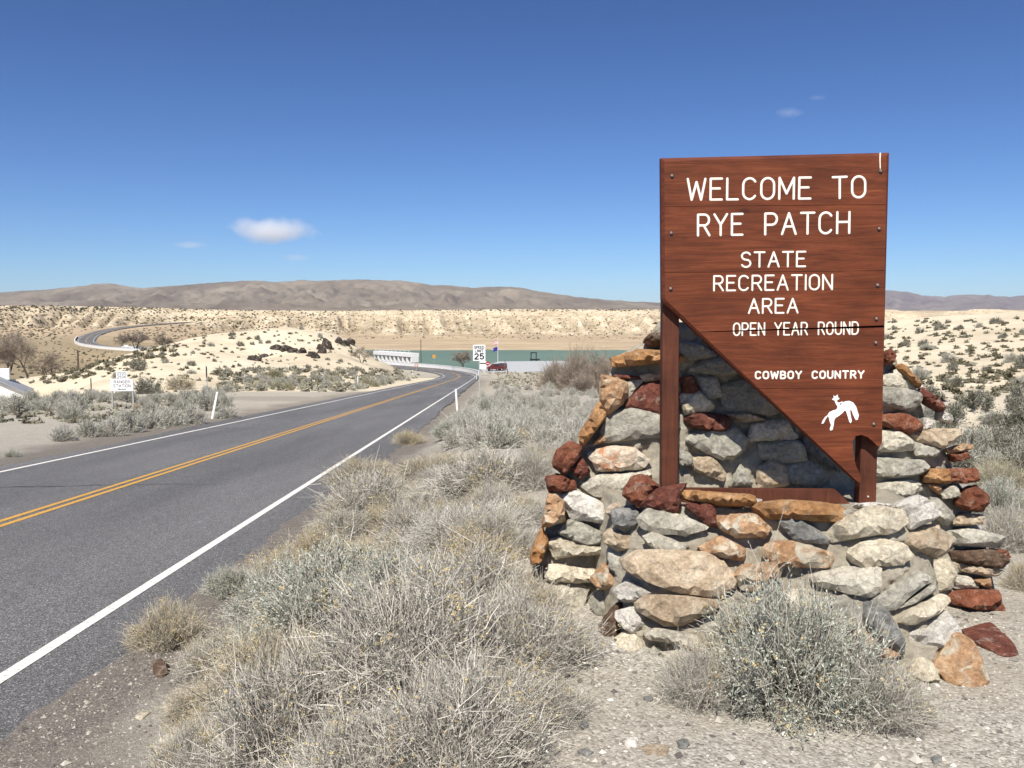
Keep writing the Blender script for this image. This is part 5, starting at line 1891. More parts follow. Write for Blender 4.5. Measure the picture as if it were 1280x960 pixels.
# ------------------------------------------------------------------ bare trees
def tree_meshes(seed, hgt, spread, trunks=1, lean=0.1, twig_w=0.03, levels=4, nt=5000):
    rnd = random.Random(seed)
    rng = np.random.default_rng(seed)
    seg = []      # p0, p1, r0, r1, level

    def grow(p, d, L, r, lev):
        n = 3 if lev < 2 else 2
        q = p
        for i in range(n):
            d2 = (d + Vector((rnd.gauss(0, .13), rnd.gauss(0, .13), 0.04 + rnd.gauss(0, .08)))).normalized()
            nx = q + d2 * (L / n)
            r2 = r * (0.82 if lev < 2 else 0.75)
            seg.append((q.copy(), nx.copy(), r, r2, lev))
            if lev < levels and (i > 0 or lev > 0):
                for _ in range(2 if lev < 3 else 1):
                    ax = Vector((rnd.gauss(0, 1), rnd.gauss(0, 1), rnd.gauss(0, .35))).normalized()
                    dd = (d2 * 0.75 + ax * (0.62 + 0.25 * spread)).normalized()
                    grow(nx, dd, L * rnd.uniform(0.5, 0.72), r2 * 0.6, lev + 1)
            q, d, r = nx, d2, r2

    for k in range(trunks):
        a = rnd.uniform(0, 6.28)
        b = Vector((math.cos(a), math.sin(a), 0)) * (0.12 * hgt * (trunks > 1) * rnd.random())
        grow(b + Vector((0, 0, -0.1)), Vector((math.cos(a) * lean, math.sin(a) * lean, 1)).normalized(), hgt * 0.52, hgt * 0.028, 0)
    zmax = max(s[1].z for s in seg)
    sc = hgt / zmax

    def tubes(sel):
        V, Q = [], []
        for p0, p1, r0, r1, lev in sel:
            k = 6 if lev < 2 else 3
            q = (p1 - p0).to_track_quat('Z', 'Y').to_matrix()
            b = len(V)
            for p, r in ((p0, r0), (p1, r1)):
                r = max(r, twig_w * 0.5)
                for j in range(k):
                    V.append(tuple((p + q @ Vector((r * math.cos(6.2832 * j / k), r * math.sin(6.2832 * j / k), 0))) * sc))
            for j in range(k):
                Q.append((b + j, b + (j + 1) % k, b + k + (j + 1) % k, b + k + j))
        return np.array(V), np.array(Q)

    Vt, Qt = tubes([s for s in seg if s[4] < 1])
    trunk = np_mesh('trunk', Vt, Qt, None, [MT['bark']], tint=np.full(len(Vt), 0.4), smooth=True)
    Vb, Qb = tubes([s for s in seg if s[4] >= 1])
    ends = [s for s in seg if s[4] >= 2] or seg
    idx = rng.integers(0, len(ends), nt)
    e0 = np.array([tuple(ends[i][0]) for i in idx]) * sc
    e1 = np.array([tuple(ends[i][1]) for i in idx]) * sc
    s0 = e0 + (e1 - e0) * rng.uniform(0, 1, (nt, 1))
    dv = (e1 - e0) / (np.linalg.norm(e1 - e0, axis=1)[:, None] + 1e-6)
    t1 = s0 + (dv * 0.6 + rng.normal(0, 0.55, (nt, 3)) + np.array([0, 0, 0.25])) * hgt * 0.085
    Vr, Qr, k = ribbons(s0, t1, rng.normal(0, 0.008 * hgt, (nt, 3)), np.full(nt, twig_w), np.full(nt, twig_w * 0.5), 2, rng)
    V = np.concatenate([Vb, Vr])
    Q = np.concatenate([Qb, Qr + len(Vb)])
    tint = np.concatenate([np.full(len(Vb), 0.15), np.repeat(np.clip(rng.normal(0.5, 0.25, nt), 0, 1), k)])
    crown = np_mesh('crown', V, Q, None, [MT['twig_brown']], tint=tint)
    return trunk, crown


def gz0(x, y):
    return float(H([x], [y])[0])


def plant_tree(name, px, py, t, hpx, seed, label, cat='tree', **k):
    q = P(px, py, t)
    z = float(H([q.x], [q.y])[0])
    hgt = hpx / FPX * t
    tr, cr = tree_meshes(seed, hgt, **k)
    r = empty(name, (q.x, q.y, z))
    tag(r, label, cat, k.get('group'))
    link('trunk', tr, r)
    link('crown', cr, r)
    return r


plant_tree('bare_tree', 36, 474, 195, 62, 5, 'tall bare cottonwood tree with a forked trunk behind the house', spread=0.5, twig_w=0.032, nt=4200)
plant_tree('bare_tree', 4, 472, 205, 66, 8, 'bare tree cut by the left edge of the picture above the house', spread=0.7, twig_w=0.032, nt=4200, trunks=2)
plant_tree('bare_tree', 62, 468, 215, 40, 12, 'smaller bare tree right of the tall cottonwood', spread=0.9, twig_w=0.035, nt=2000, trunks=3, lean=0.4)
plant_tree('bare_tree', 170, 432, 385, 26, 15, 'bare rounded tree beside the far road bend', spread=0.9, twig_w=0.06, nt=3200, trunks=3, lean=0.5)
plant_tree('bare_tree', 205, 434, 380, 22, 16, 'low bare tree right of the one at the far road bend', spread=0.9, twig_w=0.06, nt=2400, trunks=3, lean=0.5)
plant_tree('bare_tree', 150, 430, 400, 20, 18, 'low bare tree left of the one at the far road bend', spread=0.9, twig_w=0.06, nt=2000, trunks=3, lean=0.5)
WIL = [bush_parts(500 + i, 5200, 0.5, 0.5, 0.0052, 0, (0, 0), 0, 0, 0.3, 0.5, 2, 60, 34, 0.16, (0.3, 0.8)) for i in range(2)]
WILM = [np_mesh('willow_twigs', p['stems'][0], p['stems'][1], None, [MT['twig_brown']], tint=p['stems'][2]) for p in WIL]
for i, (px, py, t, w, h, lb) in enumerate([(699, 491, 70, 50, 40, 'leftmost bare willow thicket left of the monument'), (722, 493, 68, 62, 56, 'tallest bare willow thicket left of the monument'),
                                          (748, 493, 66, 56, 50, 'bare willow thicket touching the monument outline'), (772, 493, 70, 54, 48, 'bare willow thicket half hidden by the monument stones'),
                                          (735, 495, 60, 60, 26, 'low bare brush at the foot of the willow thicket')]):
    q = P(px, py, t)
    o = link('bare_willow', WILM[i % 2], None, (q.x, q.y, gz0(q.x, q.y)))
    o.scale = (w * t / FPX, w * t / FPX * 0.8, h * t / FPX * 1.75)
    o.rotation_euler = (0, 0, i * 1.7)
    tag(o, lb, 'shrub', 'bare willows left of the monument')
plant_tree('bare_tree', 745, 494, 60, 62, 44, 'slender dark bare tree rising from the willow clump', spread=0.6, twig_w=0.014, nt=500)
plant_tree('bare_tree', 580, 456, 235, 26, 60, 'small bare tree behind the speed limit sign', spread=0.6, twig_w=0.05, nt=1500, trunks=2, lean=0.25)
plant_tree('bare_tree', 452, 466, 150, 24, 62, 'small bare sapling at the right end of the pale hill', spread=0.6, twig_w=0.03, nt=500, trunks=2, lean=0.3)

# ------------------------------------------------------------------ roadside furniture
M_SIGNWHITE = plain('sign_white', (0.78, 0.78, 0.76), 0.5, 0.4, 0.04)
M_SIGNBLACK = plain('sign_black', (0.012, 0.012, 0.013), 0.5, 0.3)
M_GALV = plain('galvanised_post', (0.36, 0.36, 0.35), 0.5, 0.4)
M_DARKMETAL = plain('sign_back_dark', (0.022, 0.021, 0.020), 0.6, 0.3)
M_DELIN = plain('delineator_white', (0.76, 0.75, 0.70), 0.55, 0.3, 0.08)
M_POLEWOOD = plain('weathered_pole', (0.10, 0.07, 0.05), 0.9)
M_CONCRETE = plain('pale_concrete', (0.70, 0.69, 0.66), 0.85, 0.2, 0.08, 1.5)
M_RED = plain('sign_red', (0.36, 0.02, 0.025), 0.5, 0.4, 0.05)
M_ORANGE = plain('sign_orange', (0.75, 0.33, 0.03), 0.5, 0.4, 0.05)


def gz(x, y):
    return float(H([x], [y])[0])


def delineator(px, py, t, label, h=1.15, tilt=0.0):
    q = P(px, py, t)
    r = empty('delineator_post', (q.x, q.y, gz(q.x, q.y)))
    r.rotation_euler = (0, tilt, 0)
    bm = bmesh.new()
    add_box(bm, (0, 0, h / 2 - 0.1), (0.10, 0.025, h + 0.2), None, 0.008)
    bm_obj('post', bm, M_DELIN, r)
    bm = bmesh.new()
    add_box(bm, (0, -0.016, h - 0.12), (0.075, 0.006, 0.12))
    bm_obj('reflector', bm, M_SIGNWHITE, r)
    tag(r, label, 'delineator', 'white delineator posts along the road')


g = ground(572, 514)
delineator(571.5, 514, 44, 'white delineator post on the right bank in front of the speed limit sign', 1.15, -0.06)
delineator(265, 525, 38.5, 'leaning white delineator post on the left beside the side road', 1.25, 0.22)
delineator(447.3, 483, 108, 'white delineator post on the left of the road at middle distance', 1.2)
delineator(516, 471, 205, 'far white delineator post on the left before the bend', 1.2)
delineator(595.5, 474, 170, 'far white delineator post on the right at the bend', 1.2)


def text_part(parent, words, mat, r, relief=0.004, y=0.0):
    bm = bmesh.new()
    for (wd, x0, x1, z, hgt, gap) in words:
        stroke_mesh(bm, set_word(wd, (x0, z), (x1, z), hgt, gap), r, relief)
    bmesh.ops.translate(bm, vec=(0, y, 0), verts=bm.verts)
    return bm_obj('lettering', bm, mat, parent)


# speed limit sign
t = 64.0
q = P(599, 441, t)
z0 = gz(q.x, q.y)
sp = tag(empty('speed_limit_sign', (q.x, q.y, z0)), 'white speed limit 25 sign on a metal post right of the road', 'sign')
zc = q.z - z0
bm = bmesh.new()
add_box(bm, (0, 0.04, (zc + 0.6) / 2 - 0.15), (0.07, 0.05, zc + 0.9))
bm_obj('post', bm, M_GALV, sp)
bm = bmesh.new()
add_box(bm, (0, 0, zc), (0.92, 0.01, 1.20), None, 0.004)
bm_obj('panel', bm, M_SIGNWHITE, sp)
text_part(sp, [('SPEED', -0.36, 0.36, zc + 0.31, 0.19, 0.28), ('LIMIT', -0.30, 0.30, zc + 0.04, 0.19, 0.30)], M_SIGNBLACK, 0.022, 0.004, -0.007)
text_part(sp, [('25', -0.33, 0.33, zc - 0.47, 0.40, 0.30)], M_SIGNBLACK, 0.05, 0.004, -0.007)

# ranger station sign
t = 48.5
q = P(153.5, 512, t)
rs = tag(empty('ranger_station_sign', (q.x, q.y, gz(q.x, q.y))), 'white ranger station sign with arrow on two metal posts left of the road', 'sign')
m_ = t / FPX
bm = bmesh.new()
zb = gz(q.x, q.y)
z_of = lambda py: P(153.5, py, t).z - zb
add_box(bm, (0, 0, (z_of(473.5) + z_of(489)) / 2), (28.5 * m_, 0.012, 15.5 * m_), None, 0.004)
bm_obj('panel', bm, M_SIGNWHITE, rs)
bm = bmesh.new()
add_box(bm, (0, 0.002, (z_of(464) + z_of(473.3)) / 2), (14 * m_, 0.012, 9.3 * m_), None, 0.004)
bm_obj('number_panel', bm, M_SIGNWHITE, rs)
for s_ in (-1, 1):
    bm = bmesh.new()
    add_box(bm, (s_ * 13.0 * m_, 0.05, z_of(474) / 2 - 0.15), (0.075, 0.07, z_of(474) + 0.3))
    bm_obj('post', bm, M_GALV, rs)
M_SIGNGREY = plain('sign_text_brown', (0.06, 0.04, 0.04), 0.6)
text_part(rs, [('RANGER', -9.8 * m_, 9.8 * m_, z_of(479), 3.4 * m_, 0.3), ('STATION', -10.6 * m_, 10.6 * m_, z_of(484), 3.5 * m_, 0.3)], M_SIGNGREY, 0.013, 0.004, -0.008)
text_part(rs, [('2505', -5.5 * m_, 5.5 * m_, z_of(468.2), 3.2 * m_, 0.3), ('2506', -5.5 * m_, 5.5 * m_, z_of(472.7), 3.2 * m_, 0.3)], M_SIGNGREY, 0.012, 0.004, -0.006)
bm = bmesh.new()
za = z_of(486.5)
add_poly_prism(bm, [(-5.2 * m_, za), (-3.4 * m_, za - 0.055), (-3.4 * m_, za - 0.02), (5.2 * m_, za - 0.02), (5.2 * m_, za + 0.02), (-3.4 * m_, za + 0.02), (-3.4 * m_, za + 0.055)], -0.010, -0.005)
bm_obj('arrow', bm, M_SIGNBLACK, rs)

# stop sign seen from the side, facing the side road
t = 62.0
q = P(258.5, 500, t)
st = tag(empty('stop_sign', (q.x, q.y, gz(q.x, q.y)), math.radians(-68)), 'dark sign seen nearly edge-on from behind at the side road', 'sign')
zb = gz(q.x, q.y)
bm = bmesh.new()
zc = P(258.5, 464.5, t).z - zb
add_cyl(bm, (0, -0.006, zc), (0, 0.006, zc), 0.46, 0.46, 8)
bmesh.ops.rotate(bm, cent=(0, 0, zc), matrix=Matrix.Rotation(math.radians(22.5), 3, 'Y'), verts=bm.verts)
bm_obj('panel', bm, M_DARKMETAL, st)
bm = bmesh.new()
add_box(bm, (0, 0.05, zc / 2), (0.06, 0.06, zc + 0.8))
bm_obj('post', bm, M_GALV, st)


def pole(name, px, ytop, ybot, t, r, mat, label, cat='pole'):
    a, b = P(px, ytop, t), P(px, ybot, t)
    z0 = min(gz(a.x, a.y), b.z)
    o = empty(name, (a.x, a.y, z0))
    bm = bmesh.new()
    add_cyl(bm, (0, 0, -0.2), (0, 0, a.z - z0), r * 1.15, r * 0.85, 8)
    bm_obj('shaft', bm, mat, o)
    bm = bmesh.new()
    add_cyl(bm, (0, 0, a.z - z0), (0, 0, a.z - z0 + r * 0.6), r * 0.95, r * 0.3, 8)
    bm_obj('cap', bm, mat, o)
    return tag(o, label, cat)


pole('wooden_post', 97, 438, 458, 150, 0.16, M_POLEWOOD, 'dark wooden post standing in the field right of the bare trees')
pole('wooden_post', 113.5, 473, 487, 95, 0.07, M_POLEWOOD, 'thin wooden post on the slope left of the ranger sign')
pole('utility_pole', 526, 424, 446, 275, 0.12, M_POLEWOOD, 'thin utility pole by the reservoir near the spillway')
pole('marker_pole', 631.2, 450, 466, 226, 0.10, plain('rusty_pole', (0.26, 0.08, 0.045), 0.7), 'rust-red pole beside the parking area right of the red truck')
pole('marker_pole', 634.3, 461, 467.5, 215, 0.10, M_POLEWOOD, 'short dark post right of the rust-red pole')

# flag pole with two flags
a = P(622.3, 425, 250)
z0 = gz(a.x, a.y)
fp = tag(empty('flagpole', (a.x, a.y, z0)), 'flagpole with a striped flag above a blue flag behind the gate area', 'flagpole')
bm = bmesh.new()
add_cyl(bm, (0, 0, -0.2), (0, 0, a.z - z0 + 0.6), 0.07, 0.045, 8)
bm_obj('shaft', bm, M_SIGNWHITE, fp)
for nm, zz_, mats in (('striped_flag', a.z - z0 - 0.1, (M_RED, M_SIGNWHITE)), ('blue_flag', a.z - z0 - 2.0, (plain('flag_blue', (0.03, 0.03, 0.22), 0.7), M_SIGNWHITE))):
    bm = bmesh.new()
    nx, nz = 10, 7
    gridv = [[bm.verts.new((-0.05 - 1.25 * i / nx, 0.12 * math.sin(i * 0.9) * i / nx, zz_ - 1.15 * j / nz - 0.35 * (i / nx) ** 2)) for i in range(nx + 1)] for j in range(nz + 1)]
    for j in range(nz):
        for i in range(nx):
            f_ = bm.faces.new((gridv[j][i], gridv[j][i + 1], gridv[j + 1][i + 1], gridv[j + 1][i]))
            f_.material_index = (j % 2) if nm == 'striped_flag' else 0
    bm_obj(nm, bm, list(mats), fp)

# do-not-enter sign and information board by the gate
t = 205.0
q = P(609.5, 454.3, t)
zb = gz(q.x, q.y)
zc = q.z - zb
dn = tag(empty('do_not_enter_sign', (q.x, q.y, zb)), 'round red do-not-enter sign with white bar beside the white information board', 'sign')
bm = bmesh.new()
add_cyl(bm, (0, 0.006, zc), (0, -0.006, zc), 0.50, 0.50, 20)
bm_obj('panel', bm, M_RED, dn)
bm = bmesh.new()
add_box(bm, (0, -0.01, zc), (0.62, 0.006, 0.14))
bm_obj('white_bar', bm, M_SIGNWHITE, dn)
bm = bmesh.new()
add_box(bm, (0, 0.05, zc / 2), (0.07, 0.06, max(0.5, zc) + 0.6))
bm_obj('post', bm, M_GALV, dn)
t = 207.0
q = P(603.5, 456.5, t)
zb = gz(q.x, q.y)
zc = q.z - zb
ib = tag(empty('information_board', (q.x, q.y, zb)), 'white information board with a dark band behind the speed limit sign post', 'board')
bm = bmesh.new()
add_box(bm, (0, 0, zc), (1.75, 0.03, 1.9), None, 0.005)
bm_obj('panel', bm, M_SIGNWHITE, ib)
bm = bmesh.new()
add_box(bm, (0, -0.02, zc + 0.45), (1.62, 0.006, 0.28))
bm_obj('dark_band', bm, M_SIGNBLACK, ib)
for s_ in (-1, 1):
    bm = bmesh.new()
    add_box(bm, (s_ * 0.7, 0.05, zc / 2), (0.08, 0.07, max(0.5, zc) + 0.6))
    bm_obj('post', bm, M_GALV, ib)

# curve warning signs on the parapet
for (px, py, t, nm, lb, mt) in [(542.5, 445.5, 252, 'warning_sign', 'orange curve arrow sign on the parapet above the water', M_ORANGE)]:
    q = P(px, py, t)
    zb = gz(q.x, q.y)
    o = tag(empty(nm, (q.x, q.y, zb)), lb, 'sign')
    bm = bmesh.new()
    add_box(bm, (0, 0, q.z - zb), (0.78, 0.012, 0.95), None, 0.003)
    bm_obj('panel', bm, mt, o)
    bm = bmesh.new()
    zc = q.z - zb
    for s_ in (-1, 1):
        add_box(bm, (0.02, -0.008, zc + s_ * 0.14), (0.46, 0.006, 0.12), Matrix.Rotation(math.radians(-45 * s_), 3, 'Y'))
    bm_obj('chevron', bm, M_SIGNBLACK, o)
    bm = bmesh.new()
    add_box(bm, (0, 0.05, zc / 2), (0.06, 0.06, zc + 0.6))
    bm_obj('post', bm, M_GALV, o)
q = P(520.5, 456.5, 232)
zb = gz(q.x, q.y)
o = tag(empty('warning_sign', (q.x, q.y, zb)), 'round pale red-rimmed sign on the near side of the bend', 'sign')
zc = q.z - zb
bm = bmesh.new()
add_cyl(bm, (0, 0.006, zc), (0, -0.006, zc), 0.50, 0.50, 20)
bm_obj('rim', bm, plain('faded_red', (0.42, 0.16, 0.12), 0.7), o)
bm = bmesh.new()
add_cyl(bm, (0, -0.005, zc), (0, -0.012, zc), 0.34, 0.34, 20)
bm_obj('panel', bm, plain('faded_face', (0.55, 0.45, 0.36), 0.7), o)
bm = bmesh.new()
add_box(bm, (0, 0.05, zc / 2), (0.07, 0.06, max(zc, .5) + 0.6))
bm_obj('post', bm, M_GALV, o)

# ------------------------------------------------------------------ dam: parapets, spillway gate house, parking slab
def wall_along(name, pts, h, th, mat, label, parent=None):
    bm = bmesh.new()
    P3 = [Vector(p) for p in pts]
    n = len(P3)
    prof = [(-th / 2, -1.2), (-th / 2, h - 0.08), (-th / 2 - 0.06, h - 0.08), (-th / 2 - 0.06, h), (th / 2 + 0.06, h), (th / 2 + 0.06, h - 0.08), (th / 2, h - 0.08), (th / 2, -1.2)]
    rings = []
    for i, p in enumerate(P3):
        d = (P3[min(i + 1, n - 1)] - P3[max(i - 1, 0)]).to_2d().normalized()
        nr = Vector((d.y, -d.x, 0))
        rings.append([bm.verts.new(p + nr * a + Vector((0, 0, b))) for a, b in prof])
    m = len(prof)
    for i in range(n - 1):
        for k in range(m):
            bm.faces.new((rings[i][k], rings[i][(k + 1) % m], rings[i + 1][(k + 1) % m], rings[i + 1][k]))
    bm.faces.new(rings[0])
    bm.faces.new(rings[-1][::-1])
    o = bm_obj(name, bm, mat, parent)
    return tag(o, label, 'wall')


i_b0 = int(np.argmin(np.abs(PATHA[:, 1] - 212)))
i_b1 = int(np.argmin(np.hypot(PATHA[:, 0] + 185, PATHA[:, 1] - 396)))
off = offset_path(5.2)
wall_along('parapet_wall', [tuple(p) for p in off[i_b0:i_b1 + 1]], 0.95, 0.3, M_CONCRETE, 'white concrete parapet along the reservoir side of the dam road')
i_c0 = int(np.argmin(np.hypot(PATHA[:, 0] + 80, PATHA[:, 1] - 296)))
i_c1 = int(np.argmin(np.hypot(PATHA[:, 0] + 234, PATHA[:, 1] - 475)))
off = offset_path(-5.2)
wall_along('parapet_wall', [tuple(p) for p in off[i_c0:i_c1 + 1]], 0.95, 0.3, M_CONCRETE, 'white concrete parapet on the near side of the dam road at far left')

gate = tag(empty('spillway_gatehouse', (0, 0, 0)), 'long white concrete spillway structure with a row of dark openings at the reservoir', 'structure')
A0, A1 = P(468, 449, 288), P(514, 453, 268)
axis = (A1 - A0).to_2d()
Lg = axis.length
gate.location = (A0.x, A0.y, -13.0)
gate.rotation_euler = (0, 0, math.atan2(axis.y, axis.x))
gtop = P(490, 440.0, 278).z + 13.0
bm = bmesh.new()
add_box(bm, (Lg / 2, 1.2, 0.3), (Lg, 2.4, 1.2), None, 0.03)
bm_obj('base', bm, M_CONCRETE, gate)
bm = bmesh.new()
add_box(bm, (Lg / 2, 1.2, gtop - 0.6), (Lg + 0.6, 3.0, 1.2), None, 0.03)
bm_obj('deck', bm, M_CONCRETE, gate)
ng = 10
for k in range(ng):
    bm = bmesh.new()
    x = Lg * (k + 0.0) / (ng - 1)
    add_box(bm, (x, 1.2, (0.9 + gtop - 0.7) / 2), (0.75, 2.6, gtop - 1.6), None, 0.03)
    bm_obj('pier', bm, M_CONCRETE, gate)
for k in range(ng - 1):
    bm = bmesh.new()
    x = Lg * (k + 0.5) / (ng - 1)
    add_box(bm, (x, 2.35, (0.9 + gtop - 0.7) / 2), (Lg / (ng - 1) - 0.7, 0.15, gtop - 1.6))
    add_box(bm, (x, 2.2, (0.9 + gtop - 0.7) / 2), (0.15, 0.2, gtop - 1.6))
    bm_obj('gate', bm, M_DARKMETAL, gate)  # near-black so the openings look shaded where sun reaches in
for k in range(9):
    bm = bmesh.new()
    x = Lg * (k + 0.5) / 9
    add_box(bm, (x, -0.1, gtop + 0.35), (0.1, 0.1, 0.75))
    bm_obj('railing_post', bm, M_CONCRETE, gate)
bm = bmesh.new()
add_box(bm, (Lg / 2, -0.1, gtop + 0.75), (Lg, 0.08, 0.08))
bm_obj('rail', bm, M_CONCRETE, gate)

# pale parking slab
bm = bmesh.new()
for p in [(-7.5, 222), (4, 224), (24, 240), (24, 283), (-4, 278), (-9.5, 247)]:
    bm.verts.new((p[0], p[1], -12.25))
bm.faces.new(bm.verts)
r_ = bmesh.ops.extrude_face_region(bm, geom=bm.faces[:])
bmesh.ops.translate(bm, vec=(0, 0, -0.9), verts=[v for v in r_['geom'] if isinstance(v, bmesh.types.BMVert)])
tag(bm_obj('parking_slab', bm, plain('parking_concrete', (0.42, 0.425, 0.42), 0.9, 0.2, 0.08, 0.4)), 'pale concrete parking area beside the reservoir', kind='structure')

# floating intake tower at the water's edge
q = P(668.5, 449.5, 300)
tw = tag(empty('intake_platform', (q.x, q.y, -15.2)), 'small dark platform with a frame standing at the edge of the water', 'platform')
bm = bmesh.new()
add_box(bm, (0, 0, q.z + 15.2), (3.4, 2.4, 0.45), None, 0.03)
bm_obj('deck', bm, M_DARKMETAL, tw)
for sx in (-1, 1):
    for sy in (-1, 1):
        bm = bmesh.new()
        add_box(bm, (-0.4 + sx * 0.9, sy * 0.7, (q.z + 15.2 + 2.4) / 2), (0.28, 0.28, q.z + 15.2 + 2.4))
        bm_obj('leg', bm, M_DARKMETAL, tw)
bm = bmesh.new()
add_box(bm, (-0.4, 0, q.z + 15.2 + 2.4), (2.3, 1.9, 0.3), None, 0.03)
bm_obj('roof', bm, M_DARKMETAL, tw)

# ------------------------------------------------------------------ vehicles far away
M_TYRE = plain('tyre', (0.02, 0.02, 0.02), 0.9)
M_GLASS = plain('vehicle_glass', (0.03, 0.035, 0.04), 0.1, 0.5)


def vehicle(name, loc, rz, prof, width, cabin, paint_m, label, cat, wheel_x, wr):
    o = tag(empty(name, loc, rz), label, cat)
    bm = bmesh.new()
    add_poly_prism(bm, prof, -width / 2, width / 2)
    bmesh.ops.bevel(bm, geom=bm.edges[:], offset=0.06, segments=1, affect='EDGES')
    bm_obj('body', bm, paint_m, o)
    bm = bmesh.new()
    add_poly_prism(bm, cabin, -width / 2 - 0.012, width / 2 + 0.012)
    bm_obj('side_windows', bm, M_GLASS, o)
    for x in wheel_x:
        for s in (-1, 1):
            bm = bmesh.new()
            add_cyl(bm, (x, s * (width / 2 - 0.12), wr), (x, s * (width / 2 + 0.04), wr), wr, wr, 16)
            w = bm_obj('wheel', bm, M_TYRE, o)
            bm = bmesh.new()
            add_cyl(bm, (x, s * (width / 2 + 0.03), wr), (x, s * (width / 2 + 0.06), wr), wr * 0.55, wr * 0.5, 12)
            bm_obj('rim', bm, M_GALV, w)
    for s in (-1, 1):
        bm = bmesh.new()
        add_box(bm, (prof[1][0] - 0.03, s * width * 0.36, prof[1][1] * 0.8), (0.1, 0.3, 0.18), None, 0.02)
        bm_obj('headlight', bm, M_SIGNWHITE, o)
    return o


q = P(619, 462, 228)
vehicle('red_truck', (q.x, q.y, -12.24), math.radians(200),
        [(-2.4, 0.45), (2.4, 0.45), (2.4, 1.05), (1.2, 1.15), (0.6, 1.85), (-0.7, 1.85), (-0.8, 1.1), (-2.4, 1.1)], 1.9,
        [(1.0, 1.18), (0.55, 1.75), (-0.6, 1.75), (-0.65, 1.18)], plain('truck_red', (0.13, 0.022, 0.022), 0.6, 0.3), 'dark red pickup truck parked on the pale slab behind the gate signs', 'truck', (1.5, -1.5), 0.38)
q = P(626.5, 461, 232)
vehicle('dark_truck', (q.x, q.y, -12.24), math.radians(250),
        [(-2.2, 0.4), (2.2, 0.4), (2.2, 0.95), (1.1, 1.1), (0.5, 1.75), (-1.9, 1.75), (-2.2, 1.0)], 1.85,
        [(0.9, 1.12), (0.45, 1.66), (-1.7, 1.66), (-1.9, 1.12)], plain('vehicle_dark', (0.035, 0.03, 0.03), 0.35, 0.5), 'dark vehicle parked right of the red pickup truck', 'vehicle', (1.4, -1.4), 0.36)
j = int(np.argmin(np.hypot(PATHA[:, 0] + 178, PATHA[:, 1] - 390)))
pj = PATHA[j]
d_ = PATHA[j + 1] - PATHA[j - 1]
vehicle('white_car', (pj[0] + 1.5, pj[1] + 1.5, pj[2] + 0.02), math.atan2(d_[1], d_[0]),
        [(-2.3, 0.35), (2.3, 0.35), (2.3, 0.85), (1.2, 0.98), (0.5, 1.5), (-1.4, 1.5), (-2.2, 0.95)], 1.8,
        [(0.95, 1.0), (0.42, 1.42), (-1.3, 1.42), (-1.8, 1.0)], plain('vehicle_white', (0.75, 0.75, 0.75), 0.35, 0.5), 'white car driving on the dam road at far left', 'car', (1.4, -1.4), 0.33)

# ------------------------------------------------------------------ house at the left edge
t = 112
q = P(-14, 500, t)
hz = gz(q.x, q.y)
M_ROOF = plain('grey_roofing', (0.30, 0.31, 0.33), 0.6, 0.3, 0.06, 2)
M_WALLW = plain('white_siding', (0.72, 0.71, 0.69), 0.8)
ho = tag(empty('house', (q.x, q.y, hz), math.radians(24)), 'house with a grey gabled roof and white gable at the left edge', 'house')
zr = P(0, 467, t).z - hz
ze = P(0, 490, t).z - hz
bm = bmesh.new()
add_box(bm, (0, 0, ze / 2 - 0.4), (9.0, 7.0, ze + 0.8))
bm_obj('wall', bm, M_WALLW, ho)
bm = bmesh.new()
add_poly_prism(bm, [(-4.48, ze), (4.48, ze), (0, zr - 0.15)], -3.48, 3.48)
bm_obj('gable', bm, M_WALLW, ho)
bm = bmesh.new()
for s_ in (-1, 1):
    sl = math.atan2(zr - ze, 4.5)
    L = math.hypot(4.5, zr - ze) + 0.5
    add_box(bm, (s_ * 2.4, 0, (zr + ze) / 2 + 0.02), (L, 7.8, 0.14), Matrix.Rotation(s_ * sl, 3, 'Y'))
rf = bm_obj('roof', bm, M_ROOF, ho)
bm = bmesh.new()
add_box(bm, (1.6, 1.8, zr - 0.2), (1.5, 1.2, 1.5), None, 0.03)
bm_obj('chimney', bm, M_WALLW, rf)
for k in (-2.2, 2.2):
    bm = bmesh.new()
    add_box(bm, (k, -3.52, ze * 0.5), (1.2, 0.06, 1.2))
    w = bm_obj('window', bm, M_WALLW, ho)
    bm = bmesh.new()
    add_box(bm, (k, -3.56, ze * 0.5), (1.0, 0.04, 1.0))
    bm_obj('pane', bm, M_GLASS, w)

# ------------------------------------------------------------------ overhang shade on the pale hill, as near-black rock lumps
M_LEDGE = stone_mat('overhang_shade_dark', [(0.018, 0.014, 0.012), (0.035, 0.027, 0.022), (0.06, 0.047, 0.038)], 1.2)  # shade of the hollows put into the rock colour
LEDGE = [(345, 436, 12, 7), (358, 438, 12, 7), (368, 440, 12, 6), (377, 441, 11, 8), (390, 444, 12, 6), (395, 447, 10, 5), (400, 437, 10, 10), (408, 434, 12, 16), (403, 441, 10, 8), (423, 428, 9, 9), (431, 430, 9, 7), (438, 429, 9, 8), (318, 450, 14, 7), (330, 446, 10, 5)]  # places and sizes of the overhang shade lumps
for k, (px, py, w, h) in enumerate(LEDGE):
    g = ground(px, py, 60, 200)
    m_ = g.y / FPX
    me = boulder_mesh('overhang_shade_lump', 400 + k, w * m_ * 0.68, w * m_ * 0.55, h * m_ * 0.78, M_LEDGE, 2, 0.5)
    o = link('overhang_shade_lump', me, None, (g.x, g.y, g.z))
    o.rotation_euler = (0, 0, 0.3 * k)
    tag(o, 'one of the dark lumps standing in for overhang shade in the face of the pale hill', 'rock', 'dark lumps for overhang shade on the pale hill')

